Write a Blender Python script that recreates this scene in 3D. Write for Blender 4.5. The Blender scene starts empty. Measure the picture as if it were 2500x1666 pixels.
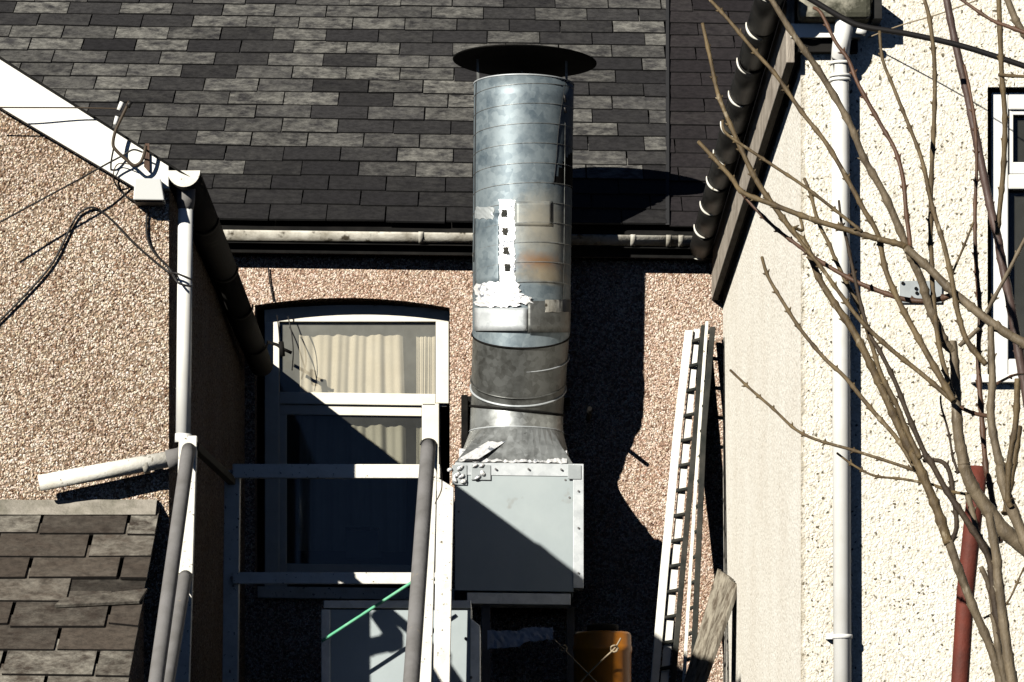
import bpy, bmesh, math, random
from mathutils import Vector, Matrix
R = math.radians
random.seed(7)
sc = bpy.context.scene
COL = sc.collection

# ------------------------------------------------------------------ camera, sky, sun, exposure
CAM = Vector((0.0, -20.0, 1.6))
cam = bpy.data.objects.new('camera', bpy.data.cameras.new('camera'))
COL.objects.link(cam)
cam.location = CAM
cam.rotation_euler = (R(90), 0, 0)
cam.data.sensor_width = 36
cam.data.lens = 36 * 20 / 5.0
cam.data.shift_x = (1250 - 1238) / 2500
cam.data.shift_y = (2322 - 833) / 2500
cam.data.clip_end = 500
sc.camera = cam

SUN = Vector((0.73, 1.0, -0.562))          # direction the light travels
w = bpy.data.worlds.new('World')
sc.world = w
w.use_nodes = True
nt = w.node_tree
sky = nt.nodes.new('ShaderNodeTexSky')
sky.sky_type = 'NISHITA'
sky.sun_disc = False
sky.sun_elevation = math.atan2(-SUN.z, math.hypot(SUN.x, SUN.y))
sky.sun_rotation = math.atan2(-SUN.x, -SUN.y)
sky.air_density = 0.13
sky.dust_density = 0.0
nt.links.new(sky.outputs[0], nt.nodes['Background'].inputs[0])
nt.nodes['Background'].inputs[1].default_value = 0.05
sd = bpy.data.lights.new('sun', 'SUN')
sd.energy = 5.0
sd.angle = R(0.5)
sd.color = (1.0, 0.955, 0.86)
so = bpy.data.objects.new('sun', sd)
COL.objects.link(so)
so.rotation_euler = SUN.to_track_quat('-Z', 'Y').to_euler()
sc.view_settings.view_transform = 'Standard'
sc.view_settings.look = 'None'
sc.view_settings.exposure = 0.55
sc.view_settings.gamma = 1.0
sc.cycles.diffuse_bounces = 0              # hard, contrasty winter light

# ------------------------------------------------------------------ frames: (x, e, z), e = metres out from the rear wall towards the viewer
TH = 0.0
TILT = math.tan(R(.75))                    # the old house has settled: its courses drop slightly to the right
def FA(p): return Vector((p[0], -p[1], p[2]))
def FH(p): return Vector((p[0], -p[1], p[2] - TILT*p[0]))
def S(e): return 0.002 * (1 - e / 20)
def PA(px, py, e): return ((px-1238)*S(e), e, 1.6 + (2322-py)*S(e))
def PH(px, py, e):
    p = PA(px, py, e)
    return (p[0], e, p[2] + TILT*p[0])

# ------------------------------------------------------------------ materials
def newmat(name):
    m = bpy.data.materials.new(name)
    m.use_nodes = True
    return m, m.node_tree, m.node_tree.nodes['Principled BSDF']
def node(nt, t, **kw):
    n = nt.nodes.new(t)
    for k, v in kw.items():
        if k in n.inputs: n.inputs[k].default_value = v
        else: setattr(n, k, v)
    return n
def ramp(nt, src, stops, interp='LINEAR'):
    r = nt.nodes.new('ShaderNodeValToRGB')
    r.color_ramp.interpolation = interp
    e = r.color_ramp.elements
    while len(e) < len(stops): e.new(0.5)
    for i, (p, c) in enumerate(stops):
        e[i].position = p
        e[i].color = (c[0], c[1], c[2], 1)
    nt.links.new(src, r.inputs[0])
    return r.outputs[0]
def mix(nt, fac, a, b, mode='MIX'):
    n = nt.nodes.new('ShaderNodeMix')
    n.data_type = 'RGBA'
    n.blend_type = mode
    for s, v in ((0, fac), (6, a), (7, b)):
        if hasattr(v, 'is_output'): nt.links.new(v, n.inputs[s])
        elif s == 0: n.inputs[0].default_value = v
        else: n.inputs[s].default_value = (v[0], v[1], v[2], 1)
    return n.outputs[2]
def coords(nt, scale=(1, 1, 1)):
    tc = nt.nodes.new('ShaderNodeTexCoord')
    mp = nt.nodes.new('ShaderNodeMapping')
    mp.inputs['Scale'].default_value = scale
    nt.links.new(tc.outputs['Object'], mp.inputs[0])
    return mp.outputs[0]
def noise(nt, co, scale, detail=4, rough=.55, dist=0):
    n = node(nt, 'ShaderNodeTexNoise', Scale=scale, Detail=detail, Roughness=rough, Distortion=dist)
    nt.links.new(co, n.inputs['Vector'])
    return n.outputs['Fac']
def bump(nt, bs, h, strength, dist, prev=None):
    b = node(nt, 'ShaderNodeBump', Strength=strength, Distance=dist)
    nt.links.new(h, b.inputs['Height'])
    if prev is not None: nt.links.new(prev, b.inputs['Normal'])
    nt.links.new(b.outputs[0], bs.inputs['Normal'])
    return b.outputs[0]
def plain(name, c, rough=.6, metal=0, c2=None, scale=8, stops=(.4, .62), bs=0, bscale=60, stretch=(1, 1, 1), spec=.3, c3=None, s3=40, t3=(.62, .68)):
    m, nt, b = newmat(name)
    co = coords(nt, stretch)
    col = None
    if c2 is not None:
        col = ramp(nt, noise(nt, co, scale, 6, .65), [(stops[0], c), (stops[1], c2)])
    if c3 is not None:
        f = ramp(nt, noise(nt, co, s3, 3, .6), [(t3[0], (0, 0, 0)), (t3[1], (1, 1, 1))])
        col = mix(nt, f, col if col is not None else c, c3)
    if col is not None: nt.links.new(col, b.inputs['Base Color'])
    else: b.inputs['Base Color'].default_value = (*c, 1)
    b.inputs['Roughness'].default_value = rough
    b.inputs['Metallic'].default_value = metal
    b.inputs['Specular IOR Level'].default_value = spec
    if bs: bump(nt, b, noise(nt, co, bscale, 5, .6), bs, .01)
    return m
def pebbledash(name, stops, gap, scale, depth, tint=None, big=None, speck=None, seam=None):
    m, nt, b = newmat(name)
    co = coords(nt)
    wn = node(nt, 'ShaderNodeTexNoise', Scale=scale*.55, Detail=2)
    nt.links.new(co, wn.inputs['Vector'])
    add = nt.nodes.new('ShaderNodeVectorMath'); add.operation = 'MULTIPLY_ADD'
    nt.links.new(wn.outputs['Color'], add.inputs[0])
    add.inputs[1].default_value = (2.1/scale,)*3
    nt.links.new(co, add.inputs[2])
    v = node(nt, 'ShaderNodeTexVoronoi', Scale=scale)
    nt.links.new(add.outputs[0], v.inputs['Vector'])
    sep = nt.nodes.new('ShaderNodeSeparateColor')
    nt.links.new(v.outputs['Color'], sep.inputs[0])
    col = ramp(nt, sep.outputs[0], stops)
    if tint:                                   # some stones pinker, some yellower
        tn = ramp(nt, sep.outputs[1], [(0, tint[0]), (.5, (1, 1, 1)), (1, tint[1])])
        col = mix(nt, 1.0, col, tn, 'MULTIPLY')
    f = ramp(nt, v.outputs['Distance'], [(.50, (0, 0, 0)), (.72, (1, 1, 1))])
    col = mix(nt, f, col, gap)
    if speck:
        v2 = node(nt, 'ShaderNodeTexVoronoi', Scale=speck[0])
        a2 = nt.nodes.new('ShaderNodeVectorMath'); a2.operation = 'MULTIPLY_ADD'
        nt.links.new(wn.outputs['Color'], a2.inputs[0]); a2.inputs[1].default_value = (1.3/speck[0],)*3
        nt.links.new(co, a2.inputs[2]); nt.links.new(a2.outputs[0], v2.inputs['Vector'])
        s2 = nt.nodes.new('ShaderNodeSeparateColor'); nt.links.new(v2.outputs['Color'], s2.inputs[0])
        pick = ramp(nt, s2.outputs[0], [(speck[1], (1, 1, 1)), (speck[1]+.02, (0, 0, 0))])
        near = ramp(nt, v2.outputs['Distance'], [(.20, (1, 1, 1)), (.34, (0, 0, 0))])
        mm = nt.nodes.new('ShaderNodeMath'); mm.operation = 'MULTIPLY'
        nt.links.new(pick, mm.inputs[0]); nt.links.new(near, mm.inputs[1])
        col = mix(nt, mm.outputs[0], col, speck[2])
    if big:
        g = ramp(nt, noise(nt, co, 1.6, 5, .65), [(.34, (1, 1, 1)), (.66, big)])
        col = mix(nt, 1.0, col, g, 'MULTIPLY')
    if seam:                                   # dirty line down the arris
        sx = nt.nodes.new('ShaderNodeSeparateXYZ'); nt.links.new(co, sx.inputs[0])
        ab = nt.nodes.new('ShaderNodeMath'); ab.operation = 'ABSOLUTE'; nt.links.new(sx.outputs[0], ab.inputs[0])
        ad = nt.nodes.new('ShaderNodeMath'); ad.operation = 'MULTIPLY_ADD'
        nt.links.new(noise(nt, co, 22, 5, .7), ad.inputs[0]); ad.inputs[1].default_value = .06
        nt.links.new(ab.outputs[0], ad.inputs[2])
        fs = ramp(nt, ad.outputs[0], [(.029, (.8,)*3), (.048, (0, 0, 0))])
        col = mix(nt, fs, col, seam)
    nt.links.new(col, b.inputs['Base Color'])
    b.inputs['Roughness'].default_value = .9
    b.inputs['Specular IOR Level'].default_value = .1
    h = ramp(nt, v.outputs['Distance'], [(0, (1, 1, 1)), (.8, (0, 0, 0))])
    bump(nt, b, h, 1.0, depth)
    return m
def slatemat(name, dark, mid, pale, amount):
    m, nt, b = newmat(name)
    co = coords(nt)
    at = nt.nodes.new('ShaderNodeVertexColor'); at.layer_name = 'tone'
    sep = nt.nodes.new('ShaderNodeSeparateColor')
    nt.links.new(at.outputs[0], sep.inputs[0])
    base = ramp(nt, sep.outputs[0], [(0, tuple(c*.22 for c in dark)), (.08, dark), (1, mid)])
    wv = nt.nodes.new('ShaderNodeMath'); wv.operation = 'MULTIPLY'; wv.inputs[1].default_value = 37.0
    nt.links.new(sep.outputs[2], wv.inputs[0])
    nn = node(nt, 'ShaderNodeTexNoise', noise_dimensions='4D', Scale=13, Detail=7, Roughness=.72, Distortion=.15)
    nt.links.new(coords(nt, (1, 1, 1)), nn.inputs['Vector']); nt.links.new(wv.outputs[0], nn.inputs['W'])
    n1 = nn.outputs['Fac']
    mul = nt.nodes.new('ShaderNodeMath'); mul.operation = 'MULTIPLY'
    lich = ramp(nt, n1, [(.38, (0, 0, 0)), (.62, (1, 1, 1))])
    nt.links.new(lich, mul.inputs[0]); nt.links.new(sep.outputs[1], mul.inputs[1])
    m2 = nt.nodes.new('ShaderNodeMath'); m2.operation = 'MULTIPLY'
    nt.links.new(mul.outputs[0], m2.inputs[0]); m2.inputs[1].default_value = amount
    col = mix(nt, m2.outputs[0], base, pale)
    sp = ramp(nt, noise(nt, co, 30, 5, .75), [(.34, (.42, .42, .42)), (.60, (1.2, 1.2, 1.2))])
    col = mix(nt, .8, col, sp, 'MULTIPLY')
    nt.links.new(col, b.inputs['Base Color'])
    b.inputs['Roughness'].default_value = .72
    b.inputs['Specular IOR Level'].default_value = .25
    bump(nt, b, noise(nt, co, 45, 6, .7), .5, .006)
    return m
def galvanised(name, c, c2, metal=.75, rough=.42, rust=None, sc_=38):
    m, nt, b = newmat(name)
    co = coords(nt)
    v = node(nt, 'ShaderNodeTexVoronoi', Scale=sc_); nt.links.new(co, v.inputs['Vector'])
    sep = nt.nodes.new('ShaderNodeSeparateColor'); nt.links.new(v.outputs['Color'], sep.inputs[0])
    n1 = noise(nt, co, 7, 6, .7)
    ad = nt.nodes.new('ShaderNodeMath'); ad.operation = 'MULTIPLY_ADD'
    nt.links.new(sep.outputs[0], ad.inputs[0]); ad.inputs[1].default_value = .2
    nt.links.new(n1, ad.inputs[2])
    col = ramp(nt, ad.outputs[0], [(.38, c2), (.72, c)])
    met = None
    if rust:
        tc = nt.nodes.new('ShaderNodeTexCoord')
        for (cx, cy, cz, rx, rz, colr, amt) in rust:
            sub = nt.nodes.new('ShaderNodeVectorMath'); sub.operation = 'SUBTRACT'
            nt.links.new(tc.outputs['Object'], sub.inputs[0]); sub.inputs[1].default_value = (cx, cy, cz)
            sl = nt.nodes.new('ShaderNodeVectorMath'); sl.operation = 'DIVIDE'
            nt.links.new(sub.outputs[0], sl.inputs[0]); sl.inputs[1].default_value = (rx, rx*1.5, rz)
            ln = nt.nodes.new('ShaderNodeVectorMath'); ln.operation = 'LENGTH'
            nt.links.new(sl.outputs[0], ln.inputs[0])
            a2 = nt.nodes.new('ShaderNodeMath'); a2.operation = 'MULTIPLY_ADD'
            nt.links.new(noise(nt, co, 9, 5, .7), a2.inputs[0]); a2.inputs[1].default_value = .62
            hl = nt.nodes.new('ShaderNodeMath'); hl.operation = 'MULTIPLY'; hl.inputs[1].default_value = .45
            nt.links.new(ln.outputs['Value'], hl.inputs[0]); nt.links.new(hl.outputs[0], a2.inputs[2])
            f = ramp(nt, a2.outputs[0], [(.42, (amt,)*3), (.80, (0, 0, 0))])
            col = mix(nt, f, col, colr)
    nt.links.new(col, b.inputs['Base Color'])
    b.inputs['Metallic'].default_value = metal
    rr = nt.nodes.new('ShaderNodeMapRange'); nt.links.new(n1, rr.inputs[0])
    rr.inputs[3].default_value = rough-.1; rr.inputs[4].default_value = rough+.15
    nt.links.new(rr.outputs[0], b.inputs['Roughness'])
    bump(nt, b, noise(nt, co, 5, 3, .5), .12, .02)
    return m

M = {}
TINT = ((1.05, .94, .92), (1.0, 1.0, .90))
M['pebble'] = pebbledash('pebbledash', [(0, (.07, .04, .03)), (.13, (.27, .17, .11)), (.36, (.57, .45, .335)), (.68, (.80, .70, .585)), (1, (.93, .89, .82))], (.24, .18, .13), 128, .0075, TINT, (.74, .69, .67))
M['pebble_rear'] = pebbledash('pebbledash_pink', [(0, (.10, .055, .04)), (.12, (.36, .225, .165)), (.38, (.66, .51, .41)), (.7, (.82, .71, .61)), (1, (.93, .88, .82))], (.30, .215, .16), 122, .006, TINT, (.80, .73, .69))
M['cream'] = pebbledash('cream_render', [(0, (.48, .455, .39)), (.22, (.69, .665, .60)), (.5, (.77, .75, .685)), (1, (.83, .81, .75))], (.68, .64, .55), 112, .003, None, (.94, .91, .87), (58, .30, (.11, .095, .065)), (.33, .29, .22))
M['cream_side'] = pebbledash('cream_side_render', [(0, (.60, .56, .48)), (.22, (.85, .82, .75)), (1, (.94, .92, .86))], (.80, .77, .70), 74, .003, None, (.92, .90, .88), (44, .20, (.25, .21, .15)))
M['slate'] = slatemat('slate', (.014, .0132, .0145), (.045, .0435, .045), (.215, .21, .19), 1.0)
M['slate_plum'] = slatemat('plum_slate', (.015, .0125, .014), (.026, .022, .024), (.06, .056, .052), .5)
M['slate_brown'] = slatemat('brown_slate', (.035, .027, .022), (.082, .066, .053), (.33, .31, .265), 1.0)
M['upvc'] = plain('white_upvc', (.82, .82, .80), .35, spec=.4, c2=(.74, .73, .69), scale=5)
M['upvc_grey'] = plain('greyed_white_plastic', (.56, .57, .56), .45, spec=.3)
M['dark_metal_and_shade'] = plain('weathered_metal_and_shade', (.022, .024, .022), .8, 0, (.05, .048, .042), 9, spec=.1)  # also colours the ladders' right stiles dark in place of shade
M['white_board'] = plain('white_painted_board', (.86, .85, .80), .5, 0, (.80, .78, .71), 2.5, (.45, .75), c3=(.5, .45, .33), s3=14, t3=(.72, .76))
M['white_worn'] = plain('worn_white_paint', (.80, .78, .71), .6, 0, (.66, .62, .53), 12, (.45, .7), .2, 50, c3=(.20, .17, .12), s3=45, t3=(.63, .70))
M['frame_blue'] = plain('white_painted_rail', (.80, .78, .72), .55, 0, (.62, .60, .54), 14, (.45, .75), .2, 60, c3=(.16, .14, .10), s3=60, t3=(.64, .70))
M['window_paint'] = plain('cream_window_paint', (.82, .79, .70), .45, 0, (.72, .68, .58), 7, (.45, .75), .1, 40)
M['galv'] = galvanised('galvanised_steel', (.40, .42, .42), (.16, .165, .16), .65, .38)
M['galv_dull'] = galvanised('dull_galvanised_steel', (.15, .155, .15), (.055, .055, .05), .5, .42)
M['galv_pale'] = galvanised('pale_galvanised_steel', (.56, .59, .61), (.40, .43, .45), .3, .5)
M['foil'] = plain('foil_tape', (.9, .9, .9), .38, .35, (.80, .81, .84), 30, (.4, .6), .8, 34, c3=(.22, .24, .28), s3=30, t3=(.60, .65))
M['box_paint'] = plain('pale_grey_sheet_metal', (.405, .455, .465), .45, .15, (.345, .395, .41), 2.2, (.38, .66), .30, 2.6, c3=(.32, .34, .335), s3=9, t3=(.66, .74))
M['black_and_shade'] = plain('black_metal_and_shade', (.006, .006, .006), .85, 0, (.014, .013, .012), 12, spec=.08)  # near-black; on the cowl it stands in for shade
M['black_plastic'] = plain('black_plastic', (.008, .008, .008), .55, 0, (.02, .019, .018), 9, spec=.2)
M['black_paint_and_shade'] = plain('black_paint_and_shade', (.007, .007, .007), .85, 0, (.016, .015, .014), 5, spec=.08)  # also colours the painted shade strip under the front eaves
M['gutter_old'] = plain('weathered_gutter', (.56, .54, .48), .7, 0, (.24, .22, .18), 9, (.38, .66), .3, 40, c3=(.06, .05, .035), s3=16, t3=(.58, .68))
M['gutter_dark'] = plain('mossy_dark_gutter', (.014, .013, .012), .85, 0, (.04, .036, .03), 6, (.6, .75), .3, 40, spec=.06)
M['gutter_moss'] = plain('mossy_gutter', (.30, .285, .23), .85, 0, (.05, .05, .035), 9, (.40, .56), .5, 30, c3=(.62, .60, .54), s3=14, t3=(.62, .68))
M['tube'] = plain('grey_tube', (.19, .185, .185), .75, 0, (.13, .125, .12), 6, (.4, .7), .2, 60, c3=(.30, .25, .17), s3=9, t3=(.68, .76))
M['timber'] = plain('weathered_timber', (.40, .355, .30), .85, 0, (.20, .17, .14), 14, (.35, .68), .5, 60, (6, .35, .35) if False else (5, .5, .6))
M['plank'] = plain('silvered_plank', (.30, .27, .215), .85, 0, (.09, .07, .05), 7, (.42, .62), .5, 50, (6, 6, .6))
M['bark'] = plain('olive_bark', (.135, .097, .048), .65, 0, (.05, .034, .018), 22, (.36, .66), .5, 70, (1, 1, .5), c3=(.22, .18, .12), s3=34, t3=(.64, .70))
M['bark_grey'] = plain('grey_brown_bark', (.165, .13, .085), .6, 0, (.07, .053, .034), 18, (.36, .66), .45, 60, (1, 1, .5), c3=(.25, .215, .16), s3=26, t3=(.63, .70))
M['bark_plum'] = plain('plum_brown_bark', (.085, .055, .047), .5, 0, (.04, .025, .021), 14, (.35, .7), .3, 60, (1, 1, .3))
M['bark_red'] = plain('red_brown_bark', (.105, .054, .032), .55, 0, (.045, .024, .015), 14, (.35, .7), .3, 60, (1, 1, .4))
M['bark_dark'] = plain('dark_bark', (.028, .019, .013), .7, 0, (.055, .038, .022), 18, (.4, .7), .4, 70)
M['rust'] = plain('rust_red_metal', (.14, .030, .018), .7, 0, (.07, .02, .014), 8, (.35, .7), .3, 60)
M['orange'] = plain('orange_plastic', (.62, .22, .015), .4, 0, (.48, .16, .015), 6)
M['green'] = plain('green_cane', (.10, .42, .24), .5, 0, (.20, .50, .32), 20)
M['cable'] = plain('black_cable', (.012, .011, .011), .5)
M['cable_brown'] = plain('brown_cable', (.05, .035, .022), .6)
M['wire'] = plain('tan_wire', (.30, .24, .16), .6)
M['felt'] = plain('roofing_felt', (.025, .025, .026), .95, 0, (.045, .044, .042), 12, bs=.4)
M['ground'] = plain('yard_concrete', (.016, .015, .013), .95, 0, (.028, .026, .021), .8, bs=.3)
M['mortar'] = plain('mortar_fillet', (.30, .275, .235), .9, 0, (.15, .14, .11), 9, (.4, .68), .6, 50)
M['room'] = plain('room_plaster', (.30, .29, .26), .9)
M['curtain'] = plain('cream_curtain', (.88, .80, .64), .85, 0, (.80, .72, .56), 5, spec=.1)
M['card'] = plain('grey_card', (.42, .42, .38), .8, 0, (.33, .33, .30), 6)
M['ladder'] = plain('white_metal', (.78, .765, .71), .5, .05, (.62, .60, .54), 9, (.45, .75), c3=(.42, .28, .12), s3=3.5, t3=(.68, .76))
M['sheet'] = plain('torn_white_sheet', (.66, .68, .72), .6, 0, (.5, .52, .56), 14, bs=.6, bscale=18)
M['lead'] = plain('dark_flashing', (.03, .03, .032), .6)
M['plate'] = plain('zinc_plate', (.42, .45, .46), .45, .3, (.34, .37, .38), 12)
def glassmat(name, dirt, gloss, tint=(.92, .915, .90)):
    m, nt, b = newmat(name)
    nt.nodes.remove(b)
    out = nt.nodes['Material Output']
    tr = node(nt, 'ShaderNodeBsdfTransparent')
    tr.inputs[0].default_value = (*tint, 1)
    gl = node(nt, 'ShaderNodeBsdfGlossy', Roughness=.03)
    df = node(nt, 'ShaderNodeBsdfDiffuse')
    df.inputs[0].default_value = (.62, .62, .56, 1)
    co = coords(nt)
    f = nt.nodes.new('ShaderNodeMapRange'); nt.links.new(noise(nt, co, 4, 6, .7), f.inputs[0])
    f.inputs[1].default_value = .3; f.inputs[2].default_value = .7
    f.inputs[3].default_value = dirt*.7; f.inputs[4].default_value = dirt*1.3
    a = nt.nodes.new('ShaderNodeMixShader'); nt.links.new(f.outputs[0], a.inputs[0])
    nt.links.new(tr.outputs[0], a.inputs[1]); nt.links.new(df.outputs[0], a.inputs[2])
    c = nt.nodes.new('ShaderNodeMixShader')
    lw = nt.nodes.new('ShaderNodeLayerWeight')
    pw = nt.nodes.new('ShaderNodeMath'); pw.operation = 'POWER'; pw.inputs[1].default_value = 5
    nt.links.new(lw.outputs['Facing'], pw.inputs[0])
    mu = nt.nodes.new('ShaderNodeMath'); mu.operation = 'MULTIPLY_ADD'; mu.inputs[1].default_value = .9; mu.inputs[2].default_value = gloss
    nt.links.new(pw.outputs[0], mu.inputs[0]); nt.links.new(mu.outputs[0], c.inputs[0])
    nt.links.new(a.outputs[0], c.inputs[1]); nt.links.new(gl.outputs[0], c.inputs[2])
    nt.links.new(c.outputs[0], out.inputs[0])
    return m
M['glass'] = glassmat('window_glass', .15, .03)
M['glass_dark'] = glassmat('dark_window_glass', .04, .03, (.72, .73, .72))

# ------------------------------------------------------------------ mesh builder
class Thing:
    def __init__(s, name, label, cat, base, group=None, yaw=0):
        s.o = bpy.data.objects.new(name, None)
        s.o.empty_display_size = .1
        COL.objects.link(s.o)
        s.o.location = base
        s.o.rotation_euler = (0, 0, yaw)
        s.mw = Matrix.Translation(base) @ Matrix.Rotation(yaw, 4, 'Z')
        s.o['label'] = label
        s.o['category'] = cat
        if group: s.o['group'] = group
class MB:
    def __init__(s, fr=FA):
        s.v, s.f, s.sm, s.tn, s.fr = [], [], [], [], fr
    def add(s, pts, faces, smooth=False, tone=(1, 1, 1)):
        k = len(s.v)
        s.v += [s.fr(p) for p in pts]
        for f in faces:
            s.f.append([i+k for i in f]); s.sm.append(smooth); s.tn.append(tone)
        return s
    def hexa(s, p, tone=(1, 1, 1), tones=None):
        k = len(s.v)
        s.v += [s.fr(q) for q in p]
        for i, f in enumerate(((0, 1, 2, 3), (4, 7, 6, 5), (0, 4, 5, 1), (1, 5, 6, 2), (2, 6, 7, 3), (3, 7, 4, 0))):
            s.f.append([j+k for j in f]); s.sm.append(False); s.tn.append(tones[i] if tones else tone)
        return s
    def box(s, x0, x1, e0, e1, z0, z1):
        return s.hexa([(x0, e0, z0), (x1, e0, z0), (x1, e1, z0), (x0, e1, z0), (x0, e0, z1), (x1, e0, z1), (x1, e1, z1), (x0, e1, z1)])
    def prism(s, poly, e0, e1):                       # polygon in (x, z) given thickness along e
        n = len(poly)
        p = [(x, e0, z) for x, z in poly] + [(x, e1, z) for x, z in poly]
        return s.add(p, [list(range(n)), list(range(2*n-1, n-1, -1))] + [[i, (i+1) % n, n+(i+1) % n, n+i] for i in range(n)])
    def prism_x(s, poly, x0, x1):                     # polygon in (e, z)
        n = len(poly)
        p = [(x0, e, z) for e, z in poly] + [(x1, e, z) for e, z in poly]
        return s.add(p, [list(range(n)), list(range(2*n-1, n-1, -1))] + [[i, (i+1) % n, n+(i+1) % n, n+i] for i in range(n)])
    def beam(s, a, b, wx, wd, up=(0, 0, 1)):          # bar of rectangular section from a to b
        a, b = Vector(a), Vector(b)
        d = (b-a).normalized()
        u = d.cross(Vector((0, 1, 0)))
        if u.length < .05: u = d.cross(Vector((0, 0, 1)))
        u.normalize(); v = d.cross(u).normalized()
        q = []
        for c in (a, b):
            for i, j in ((-1, -1), (1, -1), (1, 1), (-1, 1)): q.append(tuple(c + u*i*wx/2 + v*j*wd/2))
        return s.hexa(q)
    def tube(s, pts, rad, n=10, cap=True, close=False):
        pts = [Vector(p) for p in pts]
        if not hasattr(rad, '__len__'): rad = [rad]*len(pts)
        prev = None; rings = []
        for i, p in enumerate(pts):
            d = (pts[min(i+1, len(pts)-1)] - pts[max(i-1, 0)]).normalized()
            if prev is None:
                u = d.cross(Vector((0, 1, 0)))
                if u.length < .1: u = d.cross(Vector((0, 0, 1)))
                u.normalize()
            else:
                u = (prev - d*prev.dot(d)).normalized()
            prev = u; v = d.cross(u)
            rings.append([tuple(p + (u*math.cos(2*math.pi*k/n) + v*math.sin(2*math.pi*k/n))*rad[i]) for k in range(n)])
        return s.loft(rings, cap)
    def loft(s, rings, cap=False, smooth=True, closed=True):
        n = len(rings[0]); fs = []
        for i in range(len(rings)-1):
            for k in range(n if closed else n-1):
                fs.append([i*n+k, i*n+(k+1) % n, (i+1)*n+(k+1) % n, (i+1)*n+k])
        s.add([p for r in rings for p in r], fs, smooth)
        if cap:
            k = len(s.v) - n*len(rings)
            s.f.append([k+i for i in range(n-1, -1, -1)]); s.sm.append(False); s.tn.append((1, 1, 1))
            k = len(s.v) - n
            s.f.append([k+i for i in range(n)]); s.sm.append(False); s.tn.append((1, 1, 1))
        return s
    def build(s, name, mat, parent=None, label=None, bevel=0, tone=False, cat=None, group=None, kind=None, fixn=True):
        me = bpy.data.meshes.new(name)
        inv = Matrix.Identity(4)
        po = None
        if parent is not None:
            po = parent.o if isinstance(parent, Thing) else parent
            inv = (parent.mw if isinstance(parent, Thing) else MWS[po.name]).inverted()
        me.from_pydata([inv @ v for v in s.v], [], s.f)
        for p, q in zip(me.polygons, s.sm): p.use_smooth = q
        if fixn:
            bm = bmesh.new(); bm.from_mesh(me)
            bmesh.ops.recalc_face_normals(bm, faces=bm.faces)
            bm.to_mesh(me); bm.free()
        if tone:
            ca = me.color_attributes.new('tone', 'FLOAT_COLOR', 'CORNER')
            for p, t in zip(me.polygons, s.tn):
                for li in p.loop_indices: ca.data[li].color = (t[0], t[1], t[2], 1)
        me.materials.append(mat)
        o = bpy.data.objects.new(name, me)
        COL.objects.link(o)
        if po is not None:
            o.parent = po
        MWS[o.name] = inv.inverted()
        if label: o['label'] = label
        if cat: o['category'] = cat
        if group: o['group'] = group
        if kind: o['kind'] = kind
        if bevel:
            md = o.modifiers.new('bevel', 'BEVEL'); md.width = bevel; md.segments = 2; md.limit_method = 'ANGLE'
            md.harden_normals = False
        return o
MWS = {}
def smooth_path(pts, sub=6):
    P = [Vector(p) for p in pts]
    out = []
    for i in range(len(P)-1):
        p0 = P[max(i-1, 0)]; p1 = P[i]; p2 = P[i+1]; p3 = P[min(i+2, len(P)-1)]
        for k in range(sub):
            t = k/sub
            out.append(.5*((2*p1) + (p2-p0)*t + (2*p0-5*p1+4*p2-p3)*t*t + (3*p1-p0-3*p2+p3)*t**3))
    out.append(P[-1])
    return out
def top(fr, pts, r, name, mat, label, cat, group=None, n=8, sub=6, taper=None):
    """a top-level cable or rod"""
    path = smooth_path(pts, sub) if len(pts) > 2 else [Vector(p) for p in pts]
    return MB(fr).tube(path, r, n).build(name, mat, None, label, cat=cat, group=group)
def halfgutter(mb, a, b, r, th=.004, n=14, fall=0):
    """half-round trough from a to b (points on the rim's middle line), open upwards"""
    a, b = Vector(a), Vector(b)
    d = (b-a).normalized(); side = d.cross(Vector((0, 0, 1))).normalized()
    rings = []
    for c in (a, b):
        ring = [tuple(c + side*r*math.cos(math.pi*k/n) - Vector((0, 0, 1))*r*math.sin(math.pi*k/n)) for k in range(n+1)]
        ring += [tuple(c + side*(r-th)*math.cos(math.pi*k/n) - Vector((0, 0, 1))*(r-th)*math.sin(math.pi*k/n)) for k in range(n, -1, -1)]
        rings.append(ring)
    return mb.loft(rings, cap=True)

# ------------------------------------------------------------------ ground
MB().add([(-150, 150, 0), (150, 150, 0), (150, -150, 0), (-150, -150, 0)], [[0, 1, 2, 3]]).build('ground', M['ground'], kind='structure')

# ------------------------------------------------------------------ rear house
house = Thing('terraced_house', 'pebbledashed house with grey slate roof behind the metal flue', 'house', FH((0, 0, 0)), yaw=TH)
ZE = PH(1100, 548, .17)[2]                  # eaves height
PITCH = R(31)
ul, ur = -6.0, 5.0
# window opening
wx0 = PH(622, 900, 0)[0]; wx1 = PH(1098, 900, 0)[0]
wzb = PH(870, 1440, 0)[2]; wzs = PH(1098, 752, 0)[2]; wzt = PH(870, 728, 0)[2]
arch = []
for i in range(13):
    t = i/12
    arch.append((wx0 + (wx1-wx0)*t, wzs + (wzt-wzs)*(1-(2*t-1)**2)))
mb = MB(FH)
zt = ZE - .06
mb.add([(ul, 0, 0), (wx0, 0, 0), (wx0, 0, wzb), (wx0, 0, wzs), (wx0, 0, zt), (ul, 0, zt)], [[0, 1, 2, 3, 4, 5]])
mb.add([(wx1, 0, 0), (ur, 0, 0), (ur, 0, zt), (wx1, 0, zt), (wx1, 0, wzs), (wx1, 0, wzb)], [[0, 1, 2, 3, 4, 5]])
mb.add([(wx0, 0, 0), (wx1, 0, 0), (wx1, 0, wzb), (wx0, 0, wzb)], [[0, 1, 2, 3]])
mb.add([(x, 0, z) for x, z in arch] + [(x, 0, zt) for x, z in arch], [[i, i+1, 14+i, 13+i] for i in range(12)])
rd = -.14
loop = [(wx0, wzb)] + arch + [(wx1, wzb)]
n = len(loop)
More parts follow.
